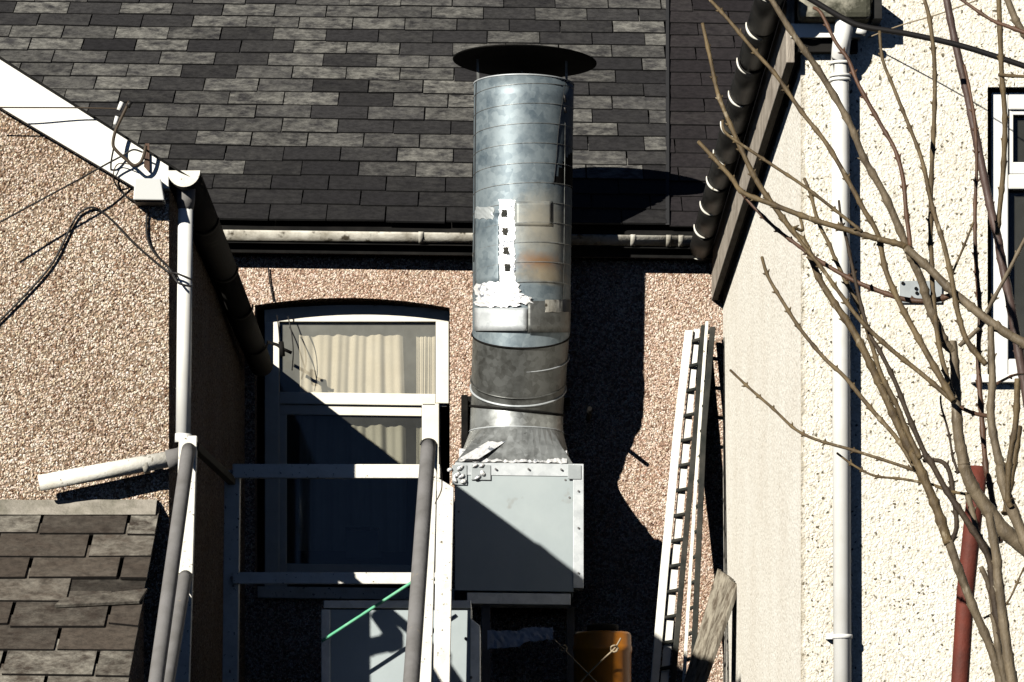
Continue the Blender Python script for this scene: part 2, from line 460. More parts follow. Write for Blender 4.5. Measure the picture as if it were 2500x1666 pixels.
mb.add([(x, 0, z) for x, z in loop] + [(x, rd-.06, z) for x, z in loop], [[i, (i+1) % n, n+(i+1) % n, n+i] for i in range(n)])
mb.add([(ul, 0, 0), (ul, -5, 0), (ur, -5, 0), (ur, 0, 0), (ul, 0, zt), (ul, -5, zt), (ur, -5, zt), (ur, 0, zt)], [[0, 1, 5, 4], [1, 2, 6, 5], [2, 3, 7, 6]])
hw = mb.build('wall', M['pebble_rear'], house, fixn=False)
# room behind the window
mb = MB(FH)
a, b_, c, d = wx0-.5, wx1+.5, -.199, -3.0
mb.add([(a, c, 2.3), (b_, c, 2.3), (b_, d, 2.3), (a, d, 2.3), (a, c, 4.85), (b_, c, 4.85), (b_, d, 4.85), (a, d, 4.85)],
       [[0, 1, 2, 3], [4, 5, 6, 7], [0, 3, 7, 4], [1, 2, 6, 5], [2, 3, 7, 6]])
mb.build('room_wall', M['room'], house)
# slates
def slate_rows(fr, e0, z0, pitch, u0, u1, rows, g, wd, pl, lo_fn=None, jit=.004, thick=.009, rnd=random, fall=None, holes=(), edge_fn=None, gap=0):
    mb = MB(fr)
    ca, sa = math.cos(pitch), math.sin(pitch)
    def pt(u, s, h): return (u, e0 - s*ca + h*sa, z0 + s*sa + h*ca)
    for k in range(rows):
        off = (k % 2)*wd/2 + rnd.uniform(-.018, .018)
        u = u0 - wd + off
        while u < u1:
            w_ = wd*rnd.choice((1, 1, 1, 1, .98, 1.03))
            a, b = u + gap + rnd.uniform(.0016, .0046), u + w_ - gap - rnd.uniform(.0016, .0046)
            u += w_
            lo, hi = a, b
            if edge_fn:
                hi = min(hi, edge_fn(k))
            if lo_fn: lo = max(lo, lo_fn(k))
            lo, hi = max(lo, u0), min(hi, u1)
            if hi - lo < .02: continue
            if any(hk == k and ha < (lo+hi)/2 < hb for hk, ha, hb in holes): continue
            s0 = k*g + rnd.uniform(-jit, jit); s1 = s0 + rnd.uniform(-jit, jit)
            if rnd.random() < .07: s0 += rnd.uniform(.0, .02); s1 += rnd.uniform(-.012, .012)
            se = k*g + 1.55*g
            lift = thick + .0065 + rnd.uniform(-.001, .003)
            tone, li = pl(k, (lo+hi)/2, rnd)
            q = [pt(lo, s0, lift-thick), pt(hi, s1, lift-thick), pt(hi, se, 0), pt(lo, se, 0),
                 pt(lo, s0, lift), pt(hi, s1, lift), pt(hi, se, thick*.6), pt(lo, se, thick*.6)]
            T = (tone, li, rnd.random()); D = (0, 0, 0)
            mb.hexa(q, tones=[D, T, D, D, D, D])
    return mb
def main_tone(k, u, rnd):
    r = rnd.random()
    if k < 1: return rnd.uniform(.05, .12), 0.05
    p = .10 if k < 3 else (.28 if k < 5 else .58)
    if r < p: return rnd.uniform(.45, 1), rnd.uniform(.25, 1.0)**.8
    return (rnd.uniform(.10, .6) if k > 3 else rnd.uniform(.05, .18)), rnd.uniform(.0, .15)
def plum_tone(k, u, rnd):
    r = rnd.random()
    if r < .15: return rnd.uniform(.6, 1), rnd.uniform(.4, .8)
    return rnd.uniform(.2, .8), rnd.uniform(0, .3)
def joint(k):                                # the joint between the two roofs leans to the right going up
    return 390*S(.17 - k*.205*math.cos(PITCH))
us = joint(0)
ROWS = 24; G = .205
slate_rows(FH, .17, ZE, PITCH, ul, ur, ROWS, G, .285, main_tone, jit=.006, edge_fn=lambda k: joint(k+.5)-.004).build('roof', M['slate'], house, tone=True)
slate_rows(FH, .165, ZE-.004, PITCH, us-.1, ur, ROWS, G, .36, plum_tone, lo_fn=lambda k: joint(k+.5)+.010, jit=.002, thick=.006).build('roof', M['slate_plum'], house, 'plainer dark plum slates right of the joint', tone=True)
ca, sa = math.cos(PITCH), math.sin(PITCH)
L = ROWS*G
mb = MB(FH)
pr = (.15, ZE-.022); ridge = (.17-(L+.1)*ca, ZE-.02+(L+.1)*sa)
mb.prism_x([pr, ridge, (2*ridge[0]-.2, ZE-.05), (2*ridge[0]-.2, ZE-.12), (ridge[0], ridge[1]-.12), (0.15, ZE-.10)], ul, ur)
mb.build('roof_deck', M['black_paint_and_shade'], house)
MB(FH).tube([(ul, ridge[0], ridge[1]+.02), (ur, ridge[0], ridge[1]+.02)], .11, 12).build('ridge_tile', M['slate_plum'], house)
# thin joint line between the two roofs
ut = joint(ROWS)
MB(FH).hexa([(us-.006, .172, ZE+.012), (us+.012, .172, ZE+.012), (ut+.012, .172-L*ca, ZE+.012+L*sa), (ut-.006, .172-L*ca, ZE+.012+L*sa)] +
            [(us-.006, .172, ZE+.017), (us+.012, .172, ZE+.017), (ut+.012, .172-L*ca, ZE+.017+L*sa), (ut-.006, .172-L*ca, ZE+.017+L*sa)]).build('joint_strip', M['lead'], house)
# fascia, soffit, gutter
zf1 = PH(1100, 600, .11)[2]
MB(FH).box(ul, ur, .08, .105, zf1-.045, ZE-.022).build('fascia', M['black_paint_and_shade'], house)
MB(FH).box(ul, ur, .001, .08, zf1-.03, zf1-.012).build('soffit', M['black_paint_and_shade'], house)
gz = PH(1100, 571, .165)[2]
g0 = PH(540, 563, .165)[0]; g1 = PH(1700, 563, .165)[0]
gut = halfgutter(MB(FH), (g0, .150, gz), (g1, .150, gz), .044).build('gutter', M['gutter_old'], house)
for px in (1028, 1545, 1632, 1662):
    ux = PH(px, 570, .165)[0]
    halfgutter(MB(FH), (ux-.012, .150, gz+.002), (ux+.012, .150, gz+.002), .049).build('gutter_clip', M['gutter_old'], gut)
# window
win = MB(FH)
def fbar(mb, px0, py0, px1, py1, e0, e1):
    p = PH(px0, py1, e1); q = PH(px1, py0, e1)
    mb.box(p[0], q[0], e0, e1, p[2], q[2])
ew = -.115
poly = [PH(x, y, ew) for x, y in ((648, 988), (648, 760))]
fr_o = MB(FH)
fbar(fr_o, 646, 772, 682, 1440, -.16, ew)
fbar(fr_o, 1064, 772, 1096, 985, -.165, ew)
fbar(fr_o, 1030, 985, 1072, 1440, -.165, ew)
fbar(fr_o, 682, 962, 1064, 986, -.165, ew)
# arched head
hp = []
for i in range(13):
    t = i/12
    x = 646 + 450*t
    hp.append((x, 768 - 12*(1-(2*t-1)**2)))
P3 = [PH(x, y-12, ew) for x, y in hp]
lo = [PH(x, 786, ew) for x, y in hp]
fr_o.add([(p[0], ew+.001, p[2]) for p in P3] + [(p[0], ew+.001, p[2]) for p in lo] + [(p[0], -.165, p[2]) for p in P3] + [(p[0], -.165, p[2]) for p in lo],
         [[i, i+1, 14+i, 13+i] for i in range(12)] + [[13+i, 14+i, 40+i, 39+i] for i in range(12)] + [[26+i, 27+i, i+1, i] for i in range(12)])
window = fr_o.build('window', M['window_paint'], house, bevel=.004)
sash = MB(FH)
fbar(sash, 682, 992, 1030, 1012, -.165, ew-.018)
fbar(sash, 655, 1000, 700, 1440, -.164, ew-.02)
fbar(sash, 700, 1380, 1030, 1425, -.164, ew-.02)
sash.build('sash', M['window_paint'], window, bevel=.003)
p = PH(660, 985, -.1); q = PH(1090, 770, -.1)
MB(FH).box(p[0], q[0], -.142, -.138, p[2], q[2]).build('pane', M['glass'], window)
p = PH(660, 1420, -.1); q = PH(1060, 1000, -.1)
MB(FH).box(p[0], q[0], -.152, -.148, p[2], q[2]).build('pane', M['glass_dark'], window)
p = PH(630, 1462, 0); q = PH(1110, 1440, 0)
MB(FH).box(p[0], q[0], -.14, .05, p[2], q[2]).build('sill', M['white_worn'], window, bevel=.004)
# curtain, box on the sill
def curtain(px0, px1, py0, py1, e, amp, name, label):
    a = PH(px0, py1, e); b = PH(px1, py0, e)
    mb = MB(FH); N = 120; rows = 10; rnd = random.Random(3)
    ph = [rnd.uniform(0, 6) for _ in range(6)]
    rings = []
    for j in range(rows+1):
        t = j/rows
        ring = []
        for i in range(N+1):
            s = i/N
            wv = math.sin(s*34+ph[0]+.6*math.sin(s*9+ph[1])) * .6 + .35*math.sin(s*71+ph[2]+t*.6) + .3*math.sin(s*13+ph[3]+t)
            x = a[0] + (b[0]-a[0])*(s + .03*math.sin(t*3+s*5)*(1-t))
            ring.append((x, e + amp*wv*(.35+.65*t if j else .4), b[2] + (a[2]-b[2])*t))
        rings.append(ring)
    mb.loft(rings, closed=False)
    o = mb.build(name, M['curtain'], None, label, cat='curtain', fixn=False)
    md = o.modifiers.new('solid', 'SOLIDIFY'); md.thickness = .003
    return o
curtain(728, 990, 764, 1345, -.215, .02, 'curtain', 'cream pleated curtain hanging inside the arched window')
curtain(1016, 1075, 800, 1345, -.225, .012, 'curtain', 'narrow cream curtain edge at the right of the arched window')
bx = Thing('storage_box', 'grey card box standing on the sill behind the lower window pane', 'box', FH(PH(885, 1360, -.2)), yaw=TH)
p = PH(845, 1362, -.2); q = PH(930, 1296, -.2)
MB(FH).box(p[0], q[0], -.34, -.2, p[2], q[2]).build('body', M['card'], bx, bevel=.003)
MB(FH).box(p[0]-.004, q[0]+.004, -.345, -.195, q[2]+.004, q[2]+.014).build('lid', M['black_and_shade'], bx)
p = PH(850, 1286, -.2); q = PH(935, 1170, -.2)
MB(FH).add([(p[0], -.22, p[2]), (q[0]-.02, -.22, p[2]-.005), (q[0], -.25, q[2]), (p[0]+.05, -.26, q[2]+.01), (p[0]+.09, -.21, p[2]), (p[0]+.11, -.225, q[2])],
       [[0, 4, 5, 3], [4, 1, 2, 5]]).build('folded_cloth', M['curtain'], None, 'folded cream cloth standing behind the lower window pane', cat='cloth')

for pts, r_, lab in (([(655, 655, .012), (659, 690, .012), (668, 738, .012)], .0035, 'short dark cable dropping down the rear wall to the window arch'),
                     ([(676, 770, -.06), (680, 800, -.02), (684, 850, .02)], .003, 'thin dark wire hanging over the left window frame'),
                     ([(703, 772, -.08), (712, 815, -.06), (716, 860, -.06), (713, 905, -.08)], .003, 'thin dark wire curving over the upper window pane')):
    top(FH, [PH(*p) for p in pts], r_, 'cable', M['cable'], lab, 'cable', 'loose wires at the arched window')
wb = Thing('wall_bracket', 'small dark iron bracket at the gutter end beside the arched window', 'bracket', FH(PH(680, 850, .04)))
MB(FH).tube([PH(655, 836, .02), PH(676, 842, .06), PH(690, 852, .06), PH(712, 862, .05)], .008, 8).build('arm', M['black_and_shade'], wb)
MB(FH).tube([PH(686, 835, .06), PH(690, 870, .06)], .013, 8).build('clamp', M['black_and_shade'], wb)

# ------------------------------------------------------------------ left wing
XL = -1.28; EL = 4.5
wing = Thing('gabled_house', 'pebbledashed gable wing with white bargeboard on the left', 'house', FA((XL, EL, 0)))
def bl(px): return 400 + (px-412)*.634        # upper line of the bargeboard
XR = -6.0
zc = PA(412, 420, EL)[2]; sl = .634
rx = -4.6; rz = zc + sl*(XL-rx)
mb = MB()
mb.add([(XL, EL, 0), (XL, EL, zc-.05), (rx, EL, rz-.05), (2*rx-XL, EL, zc-.05), (2*rx-XL, EL, 0)], [[0, 1, 2, 3, 4]])
mb.add([(XL, EL, 0), (XL, -.3, 0), (XL, -.3, zc-.05), (XL, EL, zc-.05)], [[0, 1, 2, 3]])
mb.add([(2*rx-XL, EL, 0), (2*rx-XL, -.3, 0), (2*rx-XL, -.3, zc-.05), (2*rx-XL, EL, zc-.05)], [[0, 1, 2, 3]])
mb.build('wall', M['pebble'], wing)
EB = EL + .06
def q2(px, py, e=EB): p = PA(px, py, e); return (p[0], p[2])
bb = [q2(412, 401), q2(-300, bl(-300)), q2(-300, 262 - 300*.595 - 10), q2(0, 262), q2(335, 461), q2(412, 461)]
MB().prism(bb, EL+.002, EB).build('bargeboard', M['white_board'], wing, bevel=.003)
# roof slab
xe = PA(462, 418, EB+.03)[0]; ze = PA(476, 418, EB+.03)[2]
th = .018
yb = -2.2
def zr(x): return PA(412, 397, EB+.03)[2] + sl*(PA(412, 397, EB+.03)[0]-x)
MB().prism([(xe, zr(xe)), (rx, zr(rx)), (2*rx-xe, zr(xe)), (2*rx-xe, zr(xe)-th*.4), (rx, zr(rx)-th*.9), (xe-.04, zr(xe-.04)-th*.5)], yb, EB+.012).build('roof', M['black_paint_and_shade'], wing)
# boxed eaves end
gy = PA(449, 425, EL)[2]; gx = PA(449, 425, EL+.06)[0]; gr = 40*S(EL+.06)
wgm = halfgutter(MB(), (gx, EL+.06, gy), (gx, 2.4, gy-.008), gr, n=16)
halfgutter(wgm, (gx, 2.42, gy-.010), (gx+.025, .12, gy-.095), gr-.004, n=16)
wg = wgm.build('gutter', M['gutter_dark'], wing)
ca_ = [(gx + gr*math.cos(math.pi*k/16), gy - gr*math.sin(math.pi*k/16)) for k in range(17)]
MB().prism(ca_, EL+.061, EL+.068).build('end_cap', M['white_worn'], wg, 'cream half-round end cap')
for e in (3.6, 2.44, 1.6, .7):
    gd = .008 if e > 2 else .01+.08*(2.42-e)/2.37
    halfgutter(MB(), (gx+max(0, 2.42-e)*.0152, e+.03, gy-gd), (gx+max(0, 2.42-e)*.0152, e-.03, gy-gd), gr+.004).build('gutter_clip', M['gutter_dark'], wg)
MB().box(XL, gx-.03, 0, EL, gy-.02, gy+.02).build('soffit', M['black_paint_and_shade'], wing)
# downpipe with outlet, shoe and branch pipe
ep = EL - .035
p0 = PA(453, 470, ep); p1 = PA(447, 1075, ep)
dp = MB().tube([PA(453, 505, ep), p1], .0285, 16).build('downpipe', M['upvc'], wing)
MB().tube([PA(454, 462, ep), PA(453.5, 490, ep), PA(453, 512, ep)], [.036, .035, .0305], 16).build('outlet', M['tube'], dp)
MB().tube([PA(448, 1060, ep), PA(447, 1082, ep)], .0325, 16).build('collar', M['upvc'], dp)
eb = EL+.085
bpts = [PA(425, 1119, eb), PA(96, 1180, eb+.02)]
MB().tube(bpts, .031, 16).build('branch_pipe', M['white_worn'], dp)
MB().tube([PA(452, 1102, ep), PA(444, 1114, eb-.03), PA(428, 1118.5, eb), PA(408, 1122.6, eb)], [.031, .034, .036, .036], 16).build('elbow', M['tube'], dp)
MB().tube([PA(362, 1132, eb), PA(348, 1135, eb)], .035, 16).build('collar', M['gutter_old'], dp)
# white box under the board end
jb = Thing('junction_box', 'small white plastic box under the end of the bargeboard', 'box', FA(PA(362, 490, EL)))
pp = [q2(329, 435, EB+.05), q2(392, 436, EB+.05), q2(401, 489, EB+.05), q2(325, 488, EB+.05)]
MB().prism(pp, EL+.01, EB+.05).build('body', M['upvc_grey'], jb, bevel=.004)
MB().prism([q2(326, 489, EB), q2(399, 490, EB), q2(398, 498, EB), q2(330, 497, EB)], EL+.01, EB+.03).build('base', M['black_plastic'], jb)

# cables at the gable
ec = EB+.06
br = Thing('cable_bracket', 'rusty J shaped bracket with white insulators on the bargeboard', 'bracket', FA(PA(350, 400, EB)))
MB().tube(smooth_path([PA(*p, ec) for p in ((316, 248), (298, 285), (282, 320), (276, 352), (284, 368), (306, 388), (326, 404), (342, 398), (351, 380), (356, 356))]), .0062, 8).build('arm', M['cable_brown'], br)
MB().tube([PA(298, 250, ec), PA(290, 270, ec)], .009, 10).build('insulator', M['upvc'], br)
MB().tube([PA(286, 285, ec), PA(281, 305, ec)], .008, 10).build('insulator', M['upvc'], br)
MB().prism([q2(355, 352), q2(365, 352), q2(366, 424), q2(352, 408)], EB+.001, EB+.012).build('back_plate', M['bark_red'], br)
MB().tube([PA(312, 262, ec), PA(320, 248, ec)], .009, 8).build('insulator', M['cable'], br)
gcab = 'thin cables fixed to the left gable'
top(FA, [PA(-60, 262, ec+.02), PA(40, 263, ec+.02), PA(180, 263.5, ec), PA(296, 266, ec)], .0028, 'cable', M['cable_brown'], 'thin level wire crossing the white bargeboard to the bracket', 'cable', gcab)
top(FA, [PA(-40, 565, ec+.04), PA(60, 510, ec+.03), PA(190, 440, ec+.02), PA(262, 400, ec), PA(300, 380, ec), PA(325, 366, ec), PA(348, 372, ec)], .0034, 'cable', M['cable'], 'dark wire sloping down to the left from the bracket across the gable', 'cable', gcab)
top(FA, [PA(278, 360, ec), PA(271, 400, ec-.03), PA(274, 430, EL+.03), PA(290, 462, EL+.02), PA(318, 486, EL+.02), PA(352, 494, EL+.02)], .0034, 'cable', M['cable'], 'dark wire looping from the bracket down to the white box', 'cable', gcab)
top(FA, [PA(330, 404, ec), PA(290, 400, EB+.02), PA(277, 425, EB+.01), PA(283, 455, EL+.02)], .0022, 'cable', M['cable_brown'], 'thin brown wire curling left below the bracket arm', 'cable', gcab)
top(FA, [PA(-40, 822, EL+.012), PA(60, 722, EL+.012), PA(130, 640, EL+.012), PA(180, 540, EL+.012), PA(205, 513, EL+.014), PA(232, 508, EL+.014), PA(270, 535, EL+.012), PA(330, 597, EL+.012), PA(405, 660, EL+.012), PA(432, 668, EL+.045), PA(470, 684, EL+.04)], .0042, 'cable', M['cable'], 'black cable arching over the left pebbledash to the white downpipe', 'cable', gcab)
top(FA, [PA(366, 497, EL+.012), PA(358, 530, EL+.012), PA(360, 580, EL+.012), PA(376, 616, EL+.012), PA(412, 655, EL+.012), PA(434, 690, EL+.045), PA(468, 700, EL+.04)], .0042, 'cable', M['cable'], 'black cable hanging from the white box to the downpipe', 'cable', gcab)

# ------------------------------------------------------------------ lean-to at lower left
lean = Thing('lean_to', 'low lean-to with brown slate roof and slipped slates at lower left', 'outbuilding', FA((-1.9, 5.8, 0)))
ZL = PA(200, 1258, EL+.05)[2]; LP = R(30)
XV = PA(388, 1240, EL+.05)[0]
LR = 14; LG = .20
def lt(k, u, rnd):
    if k < LR-6 and u < XV-.33: return rnd.uniform(.3, 1), rnd.uniform(.7, 1)
    r = rnd.random()
    return rnd.uniform(.12, .9), (rnd.uniform(.35, .9) if r < .38 else rnd.uniform(0, .25))
sL = LR*LG
e_eave = EL + .05 + sL*math.cos(LP); z_eave = ZL - sL*math.sin(LP)
rr = random.Random(12)
lm = slate_rows(FA, e_eave, z_eave, LP, -4.6, XV, LR, LG, .335, lt, jit=.011, thick=.011, rnd=rr,
                holes=((LR-4, XV-.30, XV), ), gap=.004)
lm.build('roof', M['slate_brown'], lean, tone=True)
cl, sn = math.cos(LP), math.sin(LP)
# the slate under the slipped one shows dark
# slipped slate
def lpt(u, s, h): return (u, e_eave - s*cl + h*sn, z_eave + s*sn + h*cl)
sk = (LR-4)*LG
mb = MB()
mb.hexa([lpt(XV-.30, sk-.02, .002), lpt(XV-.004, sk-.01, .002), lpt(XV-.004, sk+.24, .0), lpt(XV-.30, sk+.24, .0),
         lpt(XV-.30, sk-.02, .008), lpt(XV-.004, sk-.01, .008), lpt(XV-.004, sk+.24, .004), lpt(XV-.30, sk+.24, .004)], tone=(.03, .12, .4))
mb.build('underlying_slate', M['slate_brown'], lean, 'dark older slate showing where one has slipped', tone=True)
mb = MB()
mb.hexa([lpt(XV-.31, sk-.055, .018), lpt(XV-.01, sk-.02, .018), lpt(XV+.01, sk+.10, .012), lpt(XV-.29, sk+.02, .012),
         lpt(XV-.31, sk-.055, .028), lpt(XV-.01, sk-.02, .028), lpt(XV+.01, sk+.10, .022), lpt(XV-.29, sk+.02, .022)], tone=(.3, .45, .7))
mb.build('slipped_slate', M['slate_brown'], lean, 'slipped slate lying crooked over a gap', tone=True)
mb = MB()
mb.prism_x([(EL+.005, ZL-.04), (e_eave-.03, z_eave-.04), (e_eave-.03, z_eave-.09), (EL+.005, ZL-.09)], -4.6, XV-.03)
mb.build('roof_deck', M['black_paint_and_shade'], lean)
MB().prism_x([(EL+.004, 0), (e_eave-.1, 0), (e_eave-.1, z_eave-.04), (EL+.004, ZL-.095)], -4.55, XV-.06).build('wall', M['pebble'], lean)
mb = MB()
N = 40; rings = []
rr = random.Random(5)
for i in range(N+1):
    x = -4.6 + (XV-.01+4.6)*i/N
    j = rr.uniform(-.006, .006)
    rings.append([(x, EL+.003, ZL+.062+j*.3), (x, EL+.022, ZL+.060+j*.4), (x, EL+.062+j, ZL+.018+j), (x, EL+.085+j, ZL-.002), (x, EL+.003, ZL-.004)])
mb.loft(rings, cap=True, smooth=False)
mb.build('mortar_fillet', M['mortar'], lean)

# ------------------------------------------------------------------ flat roof that carries the landing
MB().box(XL+.003, 1.045, .02, 3.4, 0, 2.42).build('extension', M['felt'], None, 'low dark flat-roofed extension between the two wings', cat='extension')

# ------------------------------------------------------------------ external stair: landing, posts, rails
stair = Thing('external_stair', 'white framed stair landing with grey tube handrails below the window', 'stairs', FA((-.7, 4.7, 0)))
e1, e2 = 4.75, 3.60
def post(pxt, pyt, pxb, pyb, e, wpx, dep, mat, slant=0):
    a = PA(pxt, pyt, e); b = PA(pxb, pyb, e)
    k = (a[2]-0)/(a[2]-b[2])
    g = (a[0]+(b[0]-a[0])*k, e, 0)
    h = wpx*S(e)/2
    mb = MB()
    mb.hexa([(g[0]-h, e-dep/2, 0), (g[0]+h, e-dep/2, 0), (g[0]+h, e+dep/2, 0), (g[0]-h, e+dep/2, 0),
             (a[0]-h, e-dep/2, a[2]), (a[0]+h, e-dep/2, a[2]-slant), (a[0]+h, e+dep/2, a[2]-slant), (a[0]-h, e+dep/2, a[2])])
    return mb.build('post', mat, stair, bevel=.003)
post(460, 1066, 441, 1666, e1, 44, .05, M['frame_blue'])
post(1054, 1078, 1038, 1666, e1, 30, .05, M['frame_blue'], .01)
post(568, 1150, 563, 1666, e2, 38, .06, M['frame_blue'])
post(1088, 1168, 1078, 1666, e2+.1, 40, .06, M['frame_blue'], .04)
for y0, y1 in ((1134, 1168), (1398, 1426)):
    a = PA(568, (y0+y1)/2, e2+.05); b = PA(1075, (y0+y1)/2+1, e2+.05)
    MB().beam(a, b, (y1-y0)*S(e2), .03).build('rail', M['frame_blue'], stair, bevel=.003)
for px, py in ((566, 1151), (566, 1412), (1060, 1152), (1058, 1413)):
    p = PA(px, py, e2+.06)
    MB().tube([(p[0], e2+.05, p[2]), (p[0], e2+.072, p[2])], .007, 6).build('bolt', M['tube'], stair)
# side rails along the landing's left edge
for y in (1090,):
    a = PA(475, y, e1); b = PA(568, y+62, e2)
    MB().beam(a, (b[0], e2, a[2]), .03, .03).build('rail', M['gutter_dark'], stair, 'dark side rail', bevel=.003)
tr = .0265
def hand(px0, py0, px1, py1, ea, eb_, r):
    a, b = Vector(PA(px0, py0, ea)), Vector(PA(px1, py1, eb_))
    d = b-a
    return MB().tube([a - Vector((0, .02, 0)), a + d*.04, b, a + d*1.75], r, 18).build('handrail', M['tube'], stair)
ha = hand(460, 1096, 381, 1666, e1+.045, 6.2, tr)
hand(452, 1408, 408, 1666, e1+.045, 5.62, tr)
hb = hand(1046, 1086, 1004, 1666, e1+.05, 6.2, tr*1.06)
MB().tube([PA(1046+19*math.cos(t), 1086-14*math.sin(t), e1+.05) for t in [R(a) for a in range(-10, 200, 15)]], .0035, 6).build('cable_tie', M['cable'], hb)
MB().box(-1.2, -.22, 3.6, 4.78, 2.43, 2.49).build('landing', M['frame_blue'], stair)
for k in range(9):
    MB().box(-1.18, -.26, 4.8+k*.27, 5.05+k*.27, 2.24-k*.24, 2.28-k*.24).build('tread', M['frame_blue'], stair)
for x in (-1.2, -.24):
    MB().prism_x([(4.78, 2.44), (4.78, 2.24), (7.3, 0), (7.5, 0), (7.45, .06)], x-.02, x+.02).build('stringer', M['frame_blue'], stair)
for x in (-1.19, -.28):
    pass
top(FA, [PA(1072, 1092, e1+.03), PA(1074, 1130, e1+.03), PA(1078, 1160, e1+.03), PA(1078, 1195, e1+.03), PA(1066, 1222, e1+.03), PA(1062, 1230, e1+.03)], .0022, 'cable', M['cable_brown'], 'thin brown cord dangling from the right handrail top', 'cord')

# green cane
top(FA, [PA(785, 1566, 3.72), PA(900, 1491, 3.72), PA(1015, 1416, 3.72)], .0065, 'garden_cane', M['green'], 'green garden cane leaning up to the right against the lower landing rail', 'cane')

# ------------------------------------------------------------------ lower cabinet behind the landing rail
cab = Thing('fan_cabinet', 'pale grey metal cabinet with flanged edges behind the landing rail', 'cabinet', FA(PA(980, 1900, 3.1)))
ecb = 3.50
def cbox(px0, py0, px1, py1, e0, e1_):
    p = PA(px0, py1, e1_); q = PA(px1, py0, e1_)
    return MB().box(p[0], q[0], e0, e1_, p[2], q[2])
cbox(800, 1488, 1150, 1800, 2.9, ecb).build('body', M['box_paint'], cab, bevel=.003)
cbox(790, 1466, 1150, 1485, 2.9, ecb+.012).build('flange', M['galv_pale'], cab, bevel=.002)
cbox(784, 1488, 806, 1800, 2.95, ecb+.014).build('flange', M['galv_pale'], cab, bevel=.002)
p = [PA(x, y, ecb+.02) for x, y in ((1149, 1509), (1172, 1528), (1172, 1800), (1147, 1800))]
MB().prism([(a[0], a[2]) for a in p], 2.95, ecb+.012).build('flange', M['galv_pale'], cab, bevel=.002)
for px, py in ((1137, 1560), (1150, 1655)):
    a = PA(px, py, ecb)
    MB().tube([(a[0], ecb-.002, a[2]), (a[0], ecb+.02, a[2])], .006, 8).build('bolt', M['tube'], cab)

# ------------------------------------------------------------------ flue
ED = .42
flue = Thing('extractor_flue', 'tall galvanised spiral flue with shade-dark cowl and square fan box', 'flue', FH(PH(1265, 1475, .35)), yaw=TH)
ct = PH(1279, 208, ED); cb = PH(1272, 818, ED)
r0 = 122*S(ED); r1 = 119*S(ED)
fl = Vector(FH(PH(1265, 1475, .35)))
def loc(px, py, e):                       # position in the flue's own frame, for stains
    p = PH(px, py, e); b = PH(1265, 1475, .35)
    return (p[0]-b[0], -(p[1]-b[1]), p[2]-b[2])
st = loc(1320, 640, ED+.2)
st2 = loc(1325, 560, ED+.2)
M['duct'] = galvanised('stained_galvanised_duct', (.22, .265, .29), (.10, .135, .162), .4, .5,
                       [(*st2, .17, .20, (.46, .42, .33), .75), (*st, .13, .055, (.30, .16, .07), .85), (loc(1330, 700, ED)[0], st[1], loc(1330, 690, ED)[2], .14, .05, (.42, .34, .22), .7)])
def ring(cx, ce, cz, r, tilt=0, roll=0, n=56):
    out = []
    for k in range(n):
        a = 2*math.pi*k/n
        x, y = r*math.cos(a), r*math.sin(a)
        out.append((cx + x, ce + y*math.cos(tilt), cz - y*math.sin(tilt) + x*math.sin(roll)))
    return out
# main duct: wall of the tube, open at the top
t0 = R(24)
rings = [ring(ct[0], ED, ct[2], r0-.004), ring(ct[0], ED, ct[2], r0)]
for i in range(1, 13):
    t = i/13
    rings.append(ring(ct[0]+(cb[0]-ct[0])*t, ED, ct[2]+(cb[2]-ct[2])*t, r0+(r1-r0)*t, t0*max(0, (t-.7)/.3)))
rings.append(ring(cb[0], ED, cb[2], r1, t0))
inner = [ring(ct[0], ED, ct[2]-.5, r0-.006), ring(ct[0], ED, ct[2], r0-.004)]
duct = MB(FH).loft(rings).build('duct', M['duct'], flue)
MB(FH).loft(inner).build('duct_lining', M['black_and_shade'], flue)
# spiral lock seam
pts = []; turns = (ct[2]-cb[2])/.1125
NS = int(turns*48)
for i in range(NS):
    f = i/NS
    a = 2*math.pi*turns*f
    z = ct[2] - .02 - (ct[2]-cb[2]-.2)*f
    tt = (ct[2]-z)/(ct[2]-cb[2])
    rr_ = r0+(r1-r0)*tt + .0008
    pts.append((ct[0]+(cb[0]-ct[0])*tt + rr_*math.cos(a), ED + rr_*math.sin(a), z))
MB(FH).tube(pts, .0019, 6).build('seam', M['galv'], duct)
# rolled lip
MB(FH).tube(ring(ct[0], ED, ct[2], r0)+[ring(ct[0], ED, ct[2], r0)[0]], .004, 8).build('lip', M['galv_pale'], duct)
# cowl
cc = PH(1281, 151, ED)
roll = -R(1.2)
mb = MB(FH)
rg = []
rj = random.Random(2)
rc = 176*S(ED)
prof = [(.02, .012), (rc*.55, .006), (rc*.97, -.004), (rc, 0), (rc, .003), (rc*.97, .006), (rc*.5, .022), (.02, .035)]
rg = []
for (r_, h) in prof:
    q = ring(cc[0], ED, cc[2]+h, r_, R(-.6), roll)
    rg.append(q)
mb.loft(rg, cap=True)
cowl = mb.build('cowl', M['black_and_shade'], flue)  # coloured black for the shade on its underside
for a in (205, 335, 90):
    x, y = r0*math.cos(R(a)), r0*math.sin(R(a))
    x2, y2 = x*.98, y*.98
for px, e in ((1168, ED+.02), (1384, ED+.05), (1276, ED-.2)):
    b0 = PH(px, 232, e); b1 = PH(px-2, 158, e)
    MB(FH).beam((b0[0], e, b0[2]), (b1[0], e, cc[2] + (b1[0]-cc[0])*math.sin(roll)), .012, .004).build('strut', M['galv_dull'], flue)
